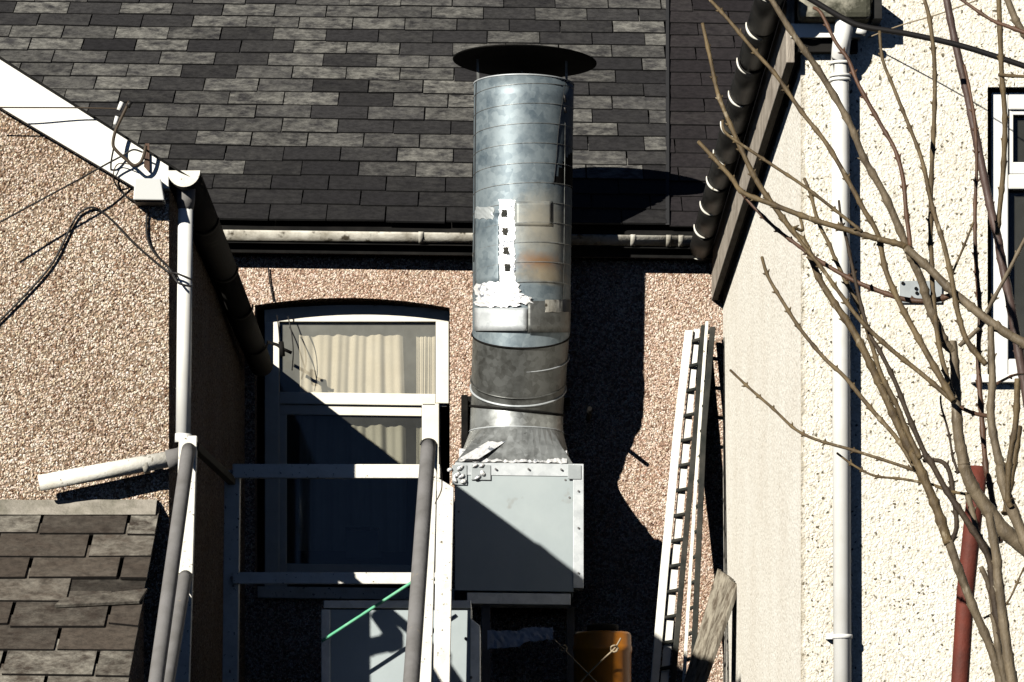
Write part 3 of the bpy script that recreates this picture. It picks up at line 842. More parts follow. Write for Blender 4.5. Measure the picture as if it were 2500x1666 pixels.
# wires on the duct
def on_duct(px, py, k=1.004):
    """point on the front of the duct at this column"""
    tt = (py-208)/(818-208)
    cx = ct[0]+(cb[0]-ct[0])*tt; rr_ = r0+(r1-r0)*tt
    x = PH(px, py, ED+.1)[0]-cx
    x = max(-rr_*.995, min(rr_*.995, x))
    y = math.sqrt(max(0, (rr_*k)**2 - x*x))
    z = PH(px, py, ED+y)[2]
    return (cx+x*k, ED+y, z)
MB(FH).tube([on_duct(*p, 1.0035) for p in ((1383, 190), (1376, 225), (1366, 290), (1360, 345), (1358, 380), (1352, 440), (1350, 450))], .0012, 6).build('wire', M['cable'], duct)
MB(FH).tube([on_duct(*p, 1.004) for p in ((1379, 300), (1378, 420), (1377, 560), (1375, 735))], .0016, 6).build('wire', M['galv_dull'], duct)  # extra wire, added so its grazing shadow darkens the duct's right edge
MB(FH).tube([on_duct(*p, 1.006) for p in ((1163, 200), (1161, 300), (1160, 420), (1160, 540), (1157, 640))], .0025, 6).build('wire', M['cable'], duct)
MB(FH).tube([on_duct(*p, 1.012) for p in ((1376, 232), (1379, 250))], .006, 6).build('clip', M['cable'], duct)
MB(FH).tube([on_duct(*p, 1.012) for p in ((1377, 262), (1380, 276))], .006, 6).build('clip', M['cable'], duct)
# patches that wrap the duct
def patch(px0, px1, py0, py1, k, mat, name, rough=0, nx=14, ny=16, seed=1, skew=0, lab=None):
    rn = random.Random(seed); mb = MB(FH); rs = []
    for j in range(ny+1):
        py = py0+(py1-py0)*j/ny
        row = []
        for i in range(nx+1):
            px = px0+(px1-px0)*i/nx + (rn.uniform(-1, 1)*rough*900 if i in (0, nx) else 0) + skew*j/ny
            kk = k + (rn.uniform(-.3, 1)*rough if 0 < i < nx else 0)
            row.append(on_duct(px, py + (rn.uniform(-1, 1)*rough*500 if j in (0, ny) else 0), kk))
        rs.append(row)
    mb.loft(rs, closed=False, smooth=rough == 0)
    o = mb.build(name, mat, duct, lab, fixn=False)
    md = o.modifiers.new('solid', 'SOLIDIFY'); md.thickness = .0025; md.offset = 1
    return o
patch(1219, 1257, 488, 742, 1.010, M['foil'], 'foil_tape', .003, 8, 40, 4)
patch(1162, 1272, 690, 748, 1.012, M['foil'], 'foil_tape', .009, 16, 12, 5, lab='crumpled foil tape round the duct')
for px, py in ((1231, 522), (1233, 566), (1236, 612), (1239, 654)):
    patch(px-6, px+7, py-9, py+9, 1.0135, M['dark_metal_and_shade'], 'foil_tear', .002, 4, 4, px)
patch(1160, 1206, 505, 535, 1.009, M['plate'], 'repair_patch', .004, 8, 5, 6)
patch(1159, 1219, 520, 700, 1.006, M['duct'], 'repair_patch', 0, 10, 8, 7)
patch(1258, 1348, 492, 552, 1.006, M['duct'], 'repair_patch', 0, 10, 6, 8)
patch(1160, 1286, 752, 808, 1.014, M['galv_pale'], 'collar_band', 0, 12, 4, 9)
patch(1288, 1396, 735, 812, 1.011, M['galv_dull'], 'collar_band', 0, 12, 4, 10)
patch(1330, 1396, 732, 762, 1.018, M['gutter_old'], 'collar_band', .002, 8, 4, 11, lab='rust-tinged strap end')
patch(1240, 1298, 722, 742, 1.022, M['foil'], 'foil_tape', .008, 8, 4, 12)
# mitred bend
E2, E3 = .335, .30
c1 = cb; c2 = PH(1265, 948, E2); c3 = PH(1262, 1003, E3); c4 = PH(1261, 1056, E3)
r2 = 115*S(E2); r3 = 113*S(E3); r4 = 114*S(E3)
t1, t2, t3 = R(24), R(30), R(7)
def lerp_ring(ca_, cb_, ra, rb, ta, tb, m=8, ro0=0, ro1=0):
    return [ring(ca_[0]+(cb_[0]-ca_[0])*i/m, ca_[1]+(cb_[1]-ca_[1])*i/m, ca_[2]+(cb_[2]-ca_[2])*i/m, ra+(rb-ra)*i/m, ta+(tb-ta)*i/m, ro0+(ro1-ro0)*i/m) for i in range(m+1)]
MB(FH).loft(lerp_ring(c1, c2, r1*.992, r2, t1, t2)).build('bend', M['galv_dull'], flue)
MB(FH).loft(lerp_ring(c2, c3, r2*.985, r3, t2, t3, 6, 0, -R(4))).build('bend', M['galv_dull'], flue)
def bead(c, r, t, ro, rad, name, mat):
    q = ring(c[0], c[1], c[2], r, t, ro)
    MB(FH).tube(q+[q[0]], rad, 8).build(name, mat, flue)
bead(c1, r1+.001, t1, 0, .0045, 'joint_ring', M['black_and_shade'])
def off(c, dz): return (c[0], c[1]-dz*.4, c[2]-dz)
bead(off(c1, .10), r1*.985, R(26), 0, .0035, 'joint_ring', M['galv_pale'])
bead(c2, r2+.002, t2, 0, .0055, 'joint_ring', M['galv_pale'])
bead(off(c2, -.035), r2+.002, t2, 0, .004, 'joint_ring', M['galv_dull'])
bead(c3, r3+.003, t3, -R(5), .006, 'clamp_ring', M['black_and_shade'])
MB(FH).loft(lerp_ring(c3, c4, r3, r4, t3, 0, 4, -R(4), 0)).build('neck', M['galv'], flue)
bead(c4, r4+.001, 0, 0, .0035, 'joint_ring', M['galv_pale'])
# square-to-round transition
EBX = .62
bl_ = PH(1110, 1131, EBX); brx = PH(1400, 1131, EBX)
x0, x1, z1 = bl_[0], brx[0], bl_[2]
n = 56
sq = []
for k in range(n):
    a = 2*math.pi*k/n
    cx_, cy_ = math.cos(a), math.sin(a)
    s_ = 1/max(abs(cx_), abs(cy_))
    sq.append(((x0+x1)/2 + cx_*s_*(x1-x0)/2, (.05+EBX)/2 + cy_*s_*(EBX-.05)/2, z1))
MB(FH).loft([ring(c4[0], c4[1], c4[2], r4), [tuple((Vector(a)*.5+Vector(b)*.5)) for a, b in zip(ring(c4[0], c4[1], c4[2], r4), sq)], sq], smooth=False).build('transition', M['galv'], flue)
# fan box
zb = PH(1400, 1446, EBX)[2]
fb = MB(FH).box(x0, x1, .05, EBX, zb, z1).build('fan_box', M['box_paint'], flue, bevel=.003)
def hb_(px0, py0, px1, py1, e0, e1_, name, mat, lab=None, bev=.002):
    p = PH(px0, py1, e1_); q = PH(px1, py0, e1_)
    return MB(FH).box(p[0], q[0], e0, e1_, p[2], q[2]).build(name, mat, fb, lab, bevel=bev)
hb_(1112, 1133, 1400, 1160, EBX-.03, EBX+.004, 'flange', M['galv_pale'])
hb_(1399, 1133, 1425, 1436, EBX-.10, EBX+.010, 'flange', M['galv_pale'])
hb_(1140, 1450, 1393, 1474, EBX-.20, EBX+.012, 'flange', M['galv_pale'])
hb_(1386, 1136, 1419, 1170, EBX+.010, EBX+.015, 'corner_plate', M['plate'])
hb_(1104, 1136, 1140, 1184, EBX+.004, EBX+.009, 'corner_plate', M['plate'])
hb_(1150, 1136, 1198, 1172, EBX+.005, EBX+.009, 'corner_plate', M['plate'])
# crumpled foil at the corners
rn = random.Random(9)
def lump(px, py, e, wpx, hpx, ang, mat, name='foil_tape'):
    c = Vector(PH(px, py, e)); s_ = S(e)
    mb = MB(FH); rs = []
    for j in range(5):
        th_ = math.pi/2*j/4
        row = []
        for k in range(10):
            a = 2*math.pi*k/10
            j_ = rn.uniform(.8, 1.15)
            u, v = wpx*s_*math.cos(a)*math.cos(th_)*j_, hpx*s_*math.sin(a)*math.cos(th_)*j_
            row.append((c.x+u*math.cos(ang)-v*math.sin(ang), e+.010*math.sin(th_)*rn.uniform(.7, 1.2), c.z+u*math.sin(ang)+v*math.cos(ang)))
        rs.append(row)
    mb.loft(rs, cap=True, smooth=True)
    mb.build(name, mat, fb)
for (px, py, a_, b_) in ((1123, 1143, 11, 5), (1115, 1160, 11, 5), (1111, 1172, 5, 8), (1127, 1163, 9, 5), (1131, 1176, 8, 6), (1160, 1137, 8, 4), (1176, 1137, 7, 4), (1166, 1166, 10, 4), (1178, 1156, 6, 8), (1098, 1147, 7, 5)):
    lump(px, py, EBX+.012, a_, b_, R(35), M['foil'])
# diagonal foil strip over the transition
mb = MB(FH)
A = [PH(1262, 1062, .52), PH(1240, 1050, .47), PH(1120, 1122, .64), PH(1168, 1122, .64)]
rows_ = []
for j in range(7):
    t = j/6
    p = Vector(A[1]).lerp(Vector(A[2]), t); q = Vector(A[0]).lerp(Vector(A[3]), t)
    rows_.append([tuple(p.lerp(q, i/5) + Vector((0, rn.uniform(0, .008), 0))) for i in range(6)])
mb.loft(rows_, closed=False, smooth=False)
o = mb.build('foil_tape', M['foil'], flue, fixn=False)
md = o.modifiers.new('solid', 'SOLIDIFY'); md.thickness = .003
# wrinkled foil along the box top
mb = MB(FH); rows_ = []
for j in range(5):
    rows_.append([(x0+.02+(x1-x0-.05)*i/40, EBX-.09+.095*j/4+rn.uniform(-.003, .003), z1+.07-.068*j/4+rn.uniform(0, .009)) for i in range(41)])
mb.loft(rows_, closed=False, smooth=False)
o = mb.build('foil_tape', M['foil'], flue, 'wrinkled foil tape along the top of the fan box', fixn=False)
md = o.modifiers.new('solid', 'SOLIDIFY'); md.thickness = .002
for px, py in ((1210, 1146), (1290, 1146), (1370, 1147), (1412, 1200), (1412, 1290), (1412, 1400), (1160, 1462), (1260, 1462), (1372, 1462), (1390, 1215), (1380, 1172), (1120, 1250)):
    p = PH(px, py, EBX)
    MB(FH).tube([(p[0], EBX-.002, p[2]), (p[0], EBX+(.017 if py < 1440 and px != 1390 and px != 1380 and px != 1120 else .004) + (.002 if py > 1440 else 0), p[2])], .0048, 8).build('screw', M['tube'], fb)
# angle-iron bracket, support leg
p = PH(1135, 965, .25); q = PH(1135, 1132, .25)
MB(FH).box(p[0]-.018, p[0]+.014, .0, .26, q[2], p[2]).build('wall_bracket', M['black_and_shade'], flue, bevel=.002)
MB(FH).box(PH(1128, 970, .3)[0], PH(1378, 970, .3)[0]+.03, .0, .06, PH(1128, 984, .05)[2], PH(1128, 968, .05)[2]).build('wall_bracket', M['black_and_shade'], flue, bevel=.002)
for px in (1186,):
    p = PH(px, 1476, EBX-.05)
    MB(FH).box(p[0]-.021, p[0]+.021, EBX-.10, EBX-.04, 2.42, p[2]).build('support_leg', M['tube'], flue, bevel=.002)
p = PH(1410, 1476, EBX-.3)
MB(FH).box(p[0]-.05, p[0]-.01, .1, .14, 2.42, p[2]).build('support_leg', M['tube'], flue, bevel=.002)
# iron rod standing out of the wall
pr_ = PH(1436, 1024, 0)
MB(FH).tube([(pr_[0], -.05, pr_[2]), (pr_[0], .395, pr_[2])], .011, 10).build('wall_rod', M['black_and_shade'], None, 'dark iron rod sticking out of the rear wall right of the flue', cat='rod')

# ------------------------------------------------------------------ things under the box
mb = MB(); rows_ = []
rn = random.Random(4)
for j in range(5):
    t = j/4
    rows_.append([tuple(Vector(PA(1190+160*i/20, (1537+ (4 if i < 11 else -4)) + 46*t - (i/20)*16*t + rn.uniform(-2, 2), 1.0)) + Vector((0, rn.uniform(0, .012)+.03*t, 0))) for i in range(21)])
mb.loft(rows_, closed=False, smooth=False)
o = mb.build('plastic_sheet', M['sheet'], None, 'torn white plastic sheet below the fan box', cat='sheet', fixn=False)
md = o.modifiers.new('solid', 'SOLIDIFY'); md.thickness = .004
bar = Thing('barrel', 'orange plastic barrel in shade below the flue', 'barrel', FA((PA(1470, 1600, 2.07)[0], 2.07, 2.42)))
bc = PA(1471, 1600, 2.07); rb = 70*S(2.07)
zt_ = PA(1471, 1545, 2.07)[2]
MB().loft([[(bc[0]+r_*math.cos(2*math.pi*k/36), 2.07+r_*math.sin(2*math.pi*k/36), z) for k in range(36)] for r_, z in ((rb*.95, 2.42), (rb, 2.45), (rb, zt_-.09), (rb*1.03, zt_-.085), (rb*1.03, zt_-.06), (rb, zt_-.055), (rb, zt_-.012), (rb*.94, zt_), (rb*.6, zt_+.004))], cap=True).build('body', M['orange'], bar)
MB().loft([[(bc[0]+r_*math.cos(2*math.pi*k/36), 2.07+r_*math.sin(2*math.pi*k/36), z) for k in range(36)] for r_, z in ((rb*.55, zt_+.005), (rb*.55, zt_+.03), (rb*.5, zt_+.034))], cap=True).build('lid', M['black_and_shade'], bar)
gco = 'crossed cords in front of the orange barrel'
for i, (pts, lab) in enumerate((
        (((1352, 1562), (1375, 1584), (1402, 1612), (1436, 1646), (1480, 1690)), 'tan knotted cord running down to the right across the barrel'),
        (((1516, 1558), (1500, 1584), (1470, 1612), (1436, 1646), (1400, 1684)), 'tan knotted cord running down to the left across the barrel'))):
    e = 2.25 + i*.012
    o = top(FA, [PA(*p, e) for p in pts], .0038, 'cord', M['wire'], lab, 'cord', gco)
    kx, ky = pts[1]
    kn = [PA(kx + 7*math.cos(t*.9)*(1+.3*math.sin(t*2)), ky + 8*math.sin(t*.9), e + .008*math.sin(t*1.7)) for t in range(0, 16)]
    MB().tube(smooth_path(kn, 3), .0042, 6).build('knot', M['wire'], o)

# ------------------------------------------------------------------ right wing
XW = 1.054; EW = 5.3
rw = Thing('rendered_house', 'cream rendered house wing with white downpipe on the right', 'house', FA((XW, EW, 0)))
XWR = 6.5; rxx = (XW+XWR)/2; zew = 5.0; slr = .62
px0_, px1_ = 2411, 3150; wy0, wy1 = 213, 925
wa = PA(px0_, wy1, EW); wb = PA(px1_, wy0, EW)
mb = MB()
mb.add([(XW, EW, 0), (wa[0], EW, 0), (wa[0], EW, wa[2]), (wa[0], EW, wb[2]), (wa[0], EW, zew+slr*(wa[0]-XW)), (XW, EW, zew)], [[0, 1, 2, 3, 4, 5]])
mb.add([(wb[0], EW, 0), (XWR, EW, 0), (XWR, EW, zew), (rxx, EW, zew+slr*(rxx-XW)), (wb[0], EW, zew+slr*(wb[0]-XW)), (wb[0], EW, wb[2]), (wb[0], EW, wa[2])], [[0, 1, 2, 3, 4, 5, 6]])
mb.add([(wa[0], EW, 0), (wb[0], EW, 0), (wb[0], EW, wa[2]), (wa[0], EW, wa[2])], [[0, 1, 2, 3]])
mb.add([(wa[0], EW, wb[2]), (wb[0], EW, wb[2]), (wb[0], EW, zew+slr*(wb[0]-XW)), (wa[0], EW, zew+slr*(wa[0]-XW))], [[0, 1, 2, 3]])
for (xa, za), (xb, zb_) in (((wa[0], wa[2]), (wb[0], wa[2])), ((wb[0], wa[2]), (wb[0], wb[2])), ((wb[0], wb[2]), (wa[0], wb[2])), ((wa[0], wb[2]), (wa[0], wa[2]))):
    mb.add([(xa, EW, za), (xb, EW, zb_), (xb, EW-.2, zb_), (xa, EW-.2, za)], [[0, 1, 2, 3]])
mb.add([(XWR, EW, 0), (XWR, -.5, 0), (XWR, -.5, zew), (XWR, EW, zew)], [[0, 1, 2, 3]])
mb.build('wall', M['cream'], rw, fixn=False)
MB().add([(XW, EW, 0), (XW, -.5, 0), (XW, -.5, zew), (XW, EW, zew)], [[0, 1, 2, 3]]).build('side_wall', M['cream_side'], rw, 'smoother cream side wall facing left')
# roof slab, verge stays above the frame
mb = MB()
mb.prism([(XW-.05, zew+.0), (rxx, zew+slr*(rxx-XW)+.03), (XWR+.06, zew), (XWR+.06, zew+.06), (rxx, zew+slr*(rxx-XW)+.10), (XW-.05, zew+.05)], -2.5, EW-.02)
mb.build('roof', M['slate_plum'], rw)
# fascia board
zfb, zft = 4.775, 5.01
MB().box(XW-.056, XW-.026, -.05, EW+.06, zfb, zft).build('fascia', M['timber'], rw, 'bare weathered grey fascia board', bevel=.003)
MB().box(XW-.026, XW+.0005, -.05, EW-.005, zfb+.05, zfb+.075).build('soffit', M['black_paint_and_shade'], rw)
# black overlapping gutter lengths with pale straps
gxx = XW-.056-.058; gzz = 5.015
gutr = MB()
NSEG = 9
segs = []
for i in range(NSEG):
    ea = EW+.25 - i*(EW+.22)/NSEG; eb2 = EW+.25 - (i+1)*(EW+.22)/NSEG
    halfgutter(gutr, (gxx, ea, gzz-.004), (gxx, eb2-.02, gzz+.003), .055 - .0035*(i % 2), n=16)
go = gutr.build('gutter', M['black_plastic'], rw)
MB().box(gxx-.05, gxx+.058, -.02, EW+.2, gzz+.001, gzz+.02).build('eaves_tile', M['black_paint_and_shade'], rw)
for i in range(NSEG+1):
    e = EW+.20 - i*(EW+.10)/NSEG
    pts = [(gxx - .0585*math.cos(R(a)), e, gzz+.004 - .0605*math.sin(R(a))) for a in range(-4, 100, 8)]
    MB().tube(pts, [.0015+.0042*math.sin(math.pi*(k+.6)/len(pts)) for k in range(len(pts))], 6).build('strap', M['white_worn'], go)
    if i in (9, ):
        pass
cap_ = [(gxx + .058*math.cos(math.pi*k/16), gzz - .058*math.sin(math.pi*k/16)) for k in range(17)]
MB().prism(cap_, -.03, -.02).build('end_cap', M['black_plastic'], go)
# return of the eaves along the front, above the downpipe
za = PA(2040, 45, EW+.1)[2]
fgu = MB().box(PA(1950, 10, EW+.14)[0], PA(2128, 10, EW+.14)[0], EW+.02, EW+.15, za-.01, za+.10).build('front_gutter', M['gutter_moss'], rw, bevel=.02)
MB().box(PA(1930, 10, EW+.06)[0], PA(2100, 10, EW+.06)[0], EW+.001, EW+.07, PA(2000, 92, EW+.07)[2], za-.012).build('front_fascia', M['white_board'], rw, bevel=.002)
MB().box(XW-.02, PA(2095, 10, EW+.05)[0], EW+.001, EW+.04, PA(2000, 125, EW+.05)[2], PA(2000, 93, EW+.05)[2]).build('front_eaves_shade', M['black_paint_and_shade'], rw)  # black strip painting in the shadow below the eaves
MB().tube([PA(2092, 72, EW+.10), PA(2114, 80, EW+.10)], .014, 10).build('bracket', M['upvc'], rw)
MB().box(PA(2130, 10, EW+.1)[0], PA(2152, 10, EW+.1)[0], EW+.002, EW+.12, za-.005, za+.08).build('gutter_end', M['black_plastic'], rw)
# downpipe
ey = EW+.048
dpp = MB().tube(smooth_path([PA(2061, 20, EW+.10), PA(2060, 70, EW+.10), PA(2054, 110, EW+.085), PA(2051, 145, ey)], 5) + [Vector(PA(2051, 200, ey)), Vector(PA(2058, 1900, ey))], .0325, 18).build('downpipe', M['upvc'], rw)
for y in (152, 183, 193):
    MB().tube([PA(2051, y, ey), PA(2051, y+7, ey)], .0385, 18).build('collar', M['upvc'], dpp)
MB().tube([PA(2057, 1550, ey), PA(2057, 1560, ey)], .0365, 18).build('collar', M['upvc'], dpp)
a = PA(2030, 1553, EW+.02)
MB().box(a[0]-.02, a[0]+.01, EW+.001, EW+.03, a[2]-.012, a[2]+.010).build('pipe_clip', M['upvc'], dpp)
# window on the right
w2 = MB()
def pb(mb, px0, py0, px1, py1, e0, e1_):
    p = PA(px0, py1, e1_); q = PA(px1, py0, e1_)
    mb.box(p[0], q[0], e0, e1_, p[2], q[2]); return mb
er = EW-.035
pb(w2, 2420, 226, 2462, 925, er-.06, er)
pb(w2, 2462, 226, 3130, 268, er-.06, er)
pb(w2, 2462, 425, 3130, 462, er-.06, er)
pb(w2, 2462, 876, 3130, 925, er-.06, er)
pb(w2, 2780, 462, 2830, 876, er-.06, er)
wo = w2.build('window', M['upvc'], rw, bevel=.006)
w3 = MB()
pb(w3, 2462, 268, 2474, 425, er-.05, er-.012)
pb(w3, 2462, 268, 3130, 281, er-.05, er-.0125)
pb(w3, 2462, 396, 3130, 425, er-.05, er-.0125)
w3.build('vent_sash', M['upvc'], wo, bevel=.003)
pb(MB(), 2455, 260, 3135, 900, er-.045, er-.040).build('pane', M['glass_dark'], wo)
pb(MB(), 2372, 914, 3160, 934, EW-.05, EW+.04).build('sill', M['upvc'], wo, bevel=.004)
pb(MB(), 2400, 190, 3160, 940, er-.9, er-.3).build('dark_room', M['black_and_shade'], wo)
# small grey plate
pl = Thing('wall_plate', 'small grey metal plate screwed to the cream wall behind branches', 'plate', FA(PA(2240, 742, EW)))
pb(MB(), 2195, 686, 2300, 740, EW+.001, EW+.012).build('body', M['plate'], pl, bevel=.002)
for px, py in ((2204, 692), (2236, 705), (2238, 716)):
    a = PA(px, py, EW+.012)
    MB().tube([(a[0], EW+.011, a[2]), (a[0], EW+.018, a[2])], .006, 8).build('screw', M['black_and_shade'], pl)
# overhead cables
top(FA, [PA(1880, -60, 7.4), PA(1990, 5, 7.4), PA(2060, 46, 7.4), PA(2110, 66, 7.4), PA(2210, 82, 7.4), PA(2330, 108, 7.4), PA(2430, 138, 7.4), PA(2560, 182, 7.4)], .0092, 'overhead_cable', M['cable'], 'thick black cable sagging across the top right of the cream wall', 'cable', sub=8)
top(FA, [PA(2120, 92, EW+.06), PA(2200, 62, EW+.3), PA(2300, 32, EW+.6), PA(2440, -20, EW+1)], .0025, 'overhead_wire', M['wire'], 'thin tan wire rising right from the eaves corner', 'wire')
# ------------------------------------------------------------------ ladders leaning in the corner
def ladder(name, label, sl, sr, es, group, ml, mr, wl, wr, rung=.125, dp_=.05, web=False):
    """two stiles drawn through points of the photograph, leaning on the rear wall, feet on the flat roof"""
    t = Thing(name, label, 'ladder', FA((PA(*sl[-1], es[-1])[0], es[-1]+.2, 2.42)), group)
    def line(q, off):
        P_ = [Vector(PA(*p, e+off)) for p, e in zip(q, es)]
        a, b = P_[-2], P_[-1]
        P_.append(a+(b-a)*((a.z-2.42)/(a.z-b.z)))
        return P_
    A, B_ = line(sl, 0), line(sr, .05)
    for L_, m_, w_ in ((A, ml, wl), (B_, mr, wr)):  # right stile gets a dark colour that imitates the strip of shade
        mb = MB(); rows = []
        for p in L_:
            rows.append([tuple(p + Vector((i*w_/2, j*dp_/2, 0))) for i, j in ((-1, -1), (1, -1), (1, 1), (-1, 1))])
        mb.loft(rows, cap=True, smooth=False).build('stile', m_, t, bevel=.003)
    if web:
        mb = MB(); rows = []
        for p, q in zip(A, B_):
            c = p.lerp(q, .55) + Vector((0, -.03, 0)); h = (q.x-p.x)*.22
            rows.append([tuple(c + Vector((i*h, j*.006, 0))) for i, j in ((-1, -1), (1, -1), (1, 1), (-1, 1))])
        mb.loft(rows, cap=True, smooth=False).build('web', M['ladder'], t)
    def at(L_, z):
        for a, b in zip(L_, L_[1:]):
            if b.z <= z <= a.z or b is L_[-1]: return a.lerp(b, (a.z-z)/(a.z-b.z))
        return L_[-1]
    z = A[0].z - .06
    while z > 2.45:
        MB().tube([at(A, z), at(B_, z+.012)], .009, 8).build('rung', M['dark_metal_and_shade'], t)
        z -= rung
gl = 'white ladders leaning in the corner'
ladder('ladder', 'leftmost ladder, broad white stile and rusty patch, leaning in the wall corner', ((1682, 808), (1654, 1053), (1621, 1400), (1600, 1640)), ((1718, 796), (1698, 1053), (1666, 1400), (1645, 1640)), (.08, .22, .45, .62), gl, M['ladder'], M['dark_metal_and_shade'], .040, .026, web=True)
ladder('ladder', 'narrower white ladder with shade-dark stile right of the leftmost ladder in the wall corner', ((1726, 786), (1707, 1053), (1685, 1400), (1671, 1640)), ((1740, 800), (1718, 1053), (1703, 1400), (1692, 1640)), (.14, .30, .55, .75), gl, M['white_worn'], M['dark_metal_and_shade'], .016, .026)
# weathered plank
plk = Thing('plank', 'weathered grey grooved plank leaning against the cream side wall', 'plank', FA((PA(1680, 1666, 1.1)[0], 1.1, 2.42)))
a = [PA(1752, 1388, .95), PA(1799, 1428, 1.22)]
b = [PA(1672, 1660, 1.0), PA(1716, 1666, 1.3)]
def down(p, q, z=2.42):
    p, q = Vector(p), Vector(q); return p+(q-p)*((p.z-z)/(p.z-q.z))
A0, A1 = Vector(a[0]), Vector(a[1]); B0, B1 = down(a[0], b[0]), down(a[1], b[1])
prof = [(0, 0), (.12, .012), (.25, .0), (.36, -.012), (.55, -.012), (.62, .004), (.8, .008), (1, 0)]
nrm = (A1-A0).cross(B0-A0).normalized()
rows_ = []
for P_, Q_ in ((A0, A1), (B0, B1)):
    fr_ = [tuple(P_.lerp(Q_, t) + nrm*h) for t, h in prof]
    bk = [tuple(P_.lerp(Q_, t) + nrm*(h-.02)) for t, h in reversed(prof)]
    rows_.append(fr_+bk)
MB().loft(rows_, cap=True, smooth=False).build('board', M['plank'], plk, bevel=.002)
# ------------------------------------------------------------------ rust red pole
top(FA, [PA(2390, 1140, 6.6), PA(2338, 1760, 6.6), (PA(2338, 1760, 6.6)[0]-.07, 6.6, 0)], 22*S(6.6), 'metal_pole', M['rust'], 'rust red metal pole leaning behind the bare stems', 'pole', n=18, sub=3)
# ------------------------------------------------------------------ bare shrub in front of the right wing
shrub = Thing('bare_shrub', 'leafless shrub with long olive and plum stems on the right', 'shrub', FA((PA(2420, 2000, 8)[0], 8, 0)))
r4_ = lambda *p: [(1600+x/2.613, y/2.613) for x, y in p]
r5_ = lambda *p: [(1600+x/2.613, 550+y/2.613) for x, y in p]
r6_ = lambda *p: [(1750+x/2.545, 1050+y/2.545) for x, y in p]
def stem(px, w0, w1, e0, e1_, mat, seed=0, knob=1.0, name='branch'):
    rn = random.Random(seed)
    n = len(px)
    P_ = [PA(p[0], p[1], e0+(e1_-e0)*i/(n-1)) for i, p in enumerate(px)]
    path = smooth_path(P_, 7)
    m = len(path); rad = []; nodes_ = []
    acc = 0; nxt = rn.uniform(.05, .09)
    for i, p in enumerate(path):
        t = i/(m-1)
        r_ = (w0+(w1-w0)*t)/2*S(e0)*.9
        if i:
            acc += (path[i]-path[i-1]).length
        if acc > nxt:
            acc = 0; nxt = rn.uniform(.045, .10); nodes_.append((i, r_)); r_ *= 1+.30*knob
        else: r_ *= rn.uniform(.95, 1.05)
        rad.append(r_)
    rad[0] *= 1.0
    mb = MB().tube(path, rad, 9)
    for i, r_ in nodes_:                       # opposite pairs of buds at the nodes
        d = (path[max(i-1, 0)] - path[min(i+1, m-1)]).normalized()
        q = d.cross(Vector((rn.uniform(-.4, .4), 1, rn.uniform(-.4, .4)))).normalized()
        for sg in (-1, 1):
            if rn.random() < .25: continue
            o_ = path[i] + q*sg*r_*.8
            ln_ = rn.uniform(.008, .014) if r_ < .011 else rn.uniform(.006, .010)
            t_ = o_ + (d*.8 + q*sg*.75).normalized()*ln_
            mb.tube([o_, o_.lerp(t_, .45), t_], [.0030, .0034, .0008], 5)
    mb.build(name, mat, shrub)
    return path
B, G_, PL, RD, DK = M['bark'], M['bark_grey'], M['bark_plum'], M['bark_red'], M['bark_dark']
# width in photograph pixels from tip to foot
stem(r4_((330, -20), (460, 120), (640, 335), (770, 480), (930, 710), (1100, 930), (1260, 1210), (1330, 1340), (1420, 1500)) + r5_((1470, 290), (1560, 500), (1660, 690), (1800, 940), (1905, 1125)), 9, 17, 7.6, 8.2, B, 1)
stem(r4_((730, -20), (880, 220), (1060, 480), (1240, 790), (1330, 1010), (1460, 1240), (1590, 1540)) + r5_((1605, 145), (1640, 225), (1700, 360), (1740, 500), (1800, 640), (1850, 755), (1900, 800)), 15, 26, 8.1, 8.0, G_, 2)
stem(r5_((1895, 740), (1910, 900), (1920, 1150), (1935, 1350), (1965, 1500)) + r6_((1540, 240), (1600, 375), (1690, 500), (1790, 630), (1920, 740), (2100, 900)), 24, 44, 8.0, 8.0, G_, 3, .5, 'trunk')
stem(r4_((300, 150), (350, 370), (400, 600), (480, 800), (560, 980), (650, 1160), (760, 1320), (880, 1480), (960, 1560)) + r5_((1040, 330), (1130, 480), (1240, 640), (1320, 780), (1410, 970), (1480, 1120), (1560, 1300), (1660, 1500)) + r6_((1220, 150), (1300, 330), (1370, 500), (1440, 710)), 10, 26, 7.4, 7.8, B, 4)
stem(r6_((1440, 690), (1500, 860), (1600, 1120), (1700, 1350), (1760, 1560), (1850, 1900)), 24, 24, 7.8, 7.8, G_, 5, .6, 'trunk')
stem(r4_((430, 770), (450, 850), (620, 970), (770, 1070), (950, 1190), (1170, 1360), (1320, 1480)), 8, 9, 7.9, 8.0, B, 6)
stem(r4_((275, 905), (400, 1040), (490, 1140), (560, 1230), (760, 1310), (1000, 1400), (1200, 1460), (1400, 1520), (1560, 1560)) + r5_((1605, 150),), 11, 17, 7.7, 8.1, B, 7)
stem(r4_((490, 1140), (600, 1290), (760, 1450), (900, 1560)) + r5_((1020, 210), (1150, 290), (1300, 370), (1480, 440), (1600, 475), (1750, 485), (1885, 450)), 8, 15, 7.6, 8.0, RD, 8)
stem(r5_((1600, 145), (1760, 290), (1880, 410), (2000, 510), (2100, 590), (2240, 690), (2420, 790)), 21, 26, 8.1, 8.2, G_, 9)
stem(r4_((1010, 50), (1060, 90), (1150, 270), (1230, 380), (1300, 550), (1440, 800), (1530, 960), (1580, 1140), (1600, 1350), (1625, 1560)) + r5_((1610, 140),), 9, 13, 7.9, 8.1, RD, 10)
stem(r4_((1430, 200), (1450, 380), (1520, 560), (1600, 760), (1680, 960), (1720, 1100), (1750, 1250), (1790, 1400), (1840, 1560)) + r5_((1890, 340), (1930, 560), (1990, 740), (2110, 890)), 8, 16, 8.0, 8.2, B, 11)
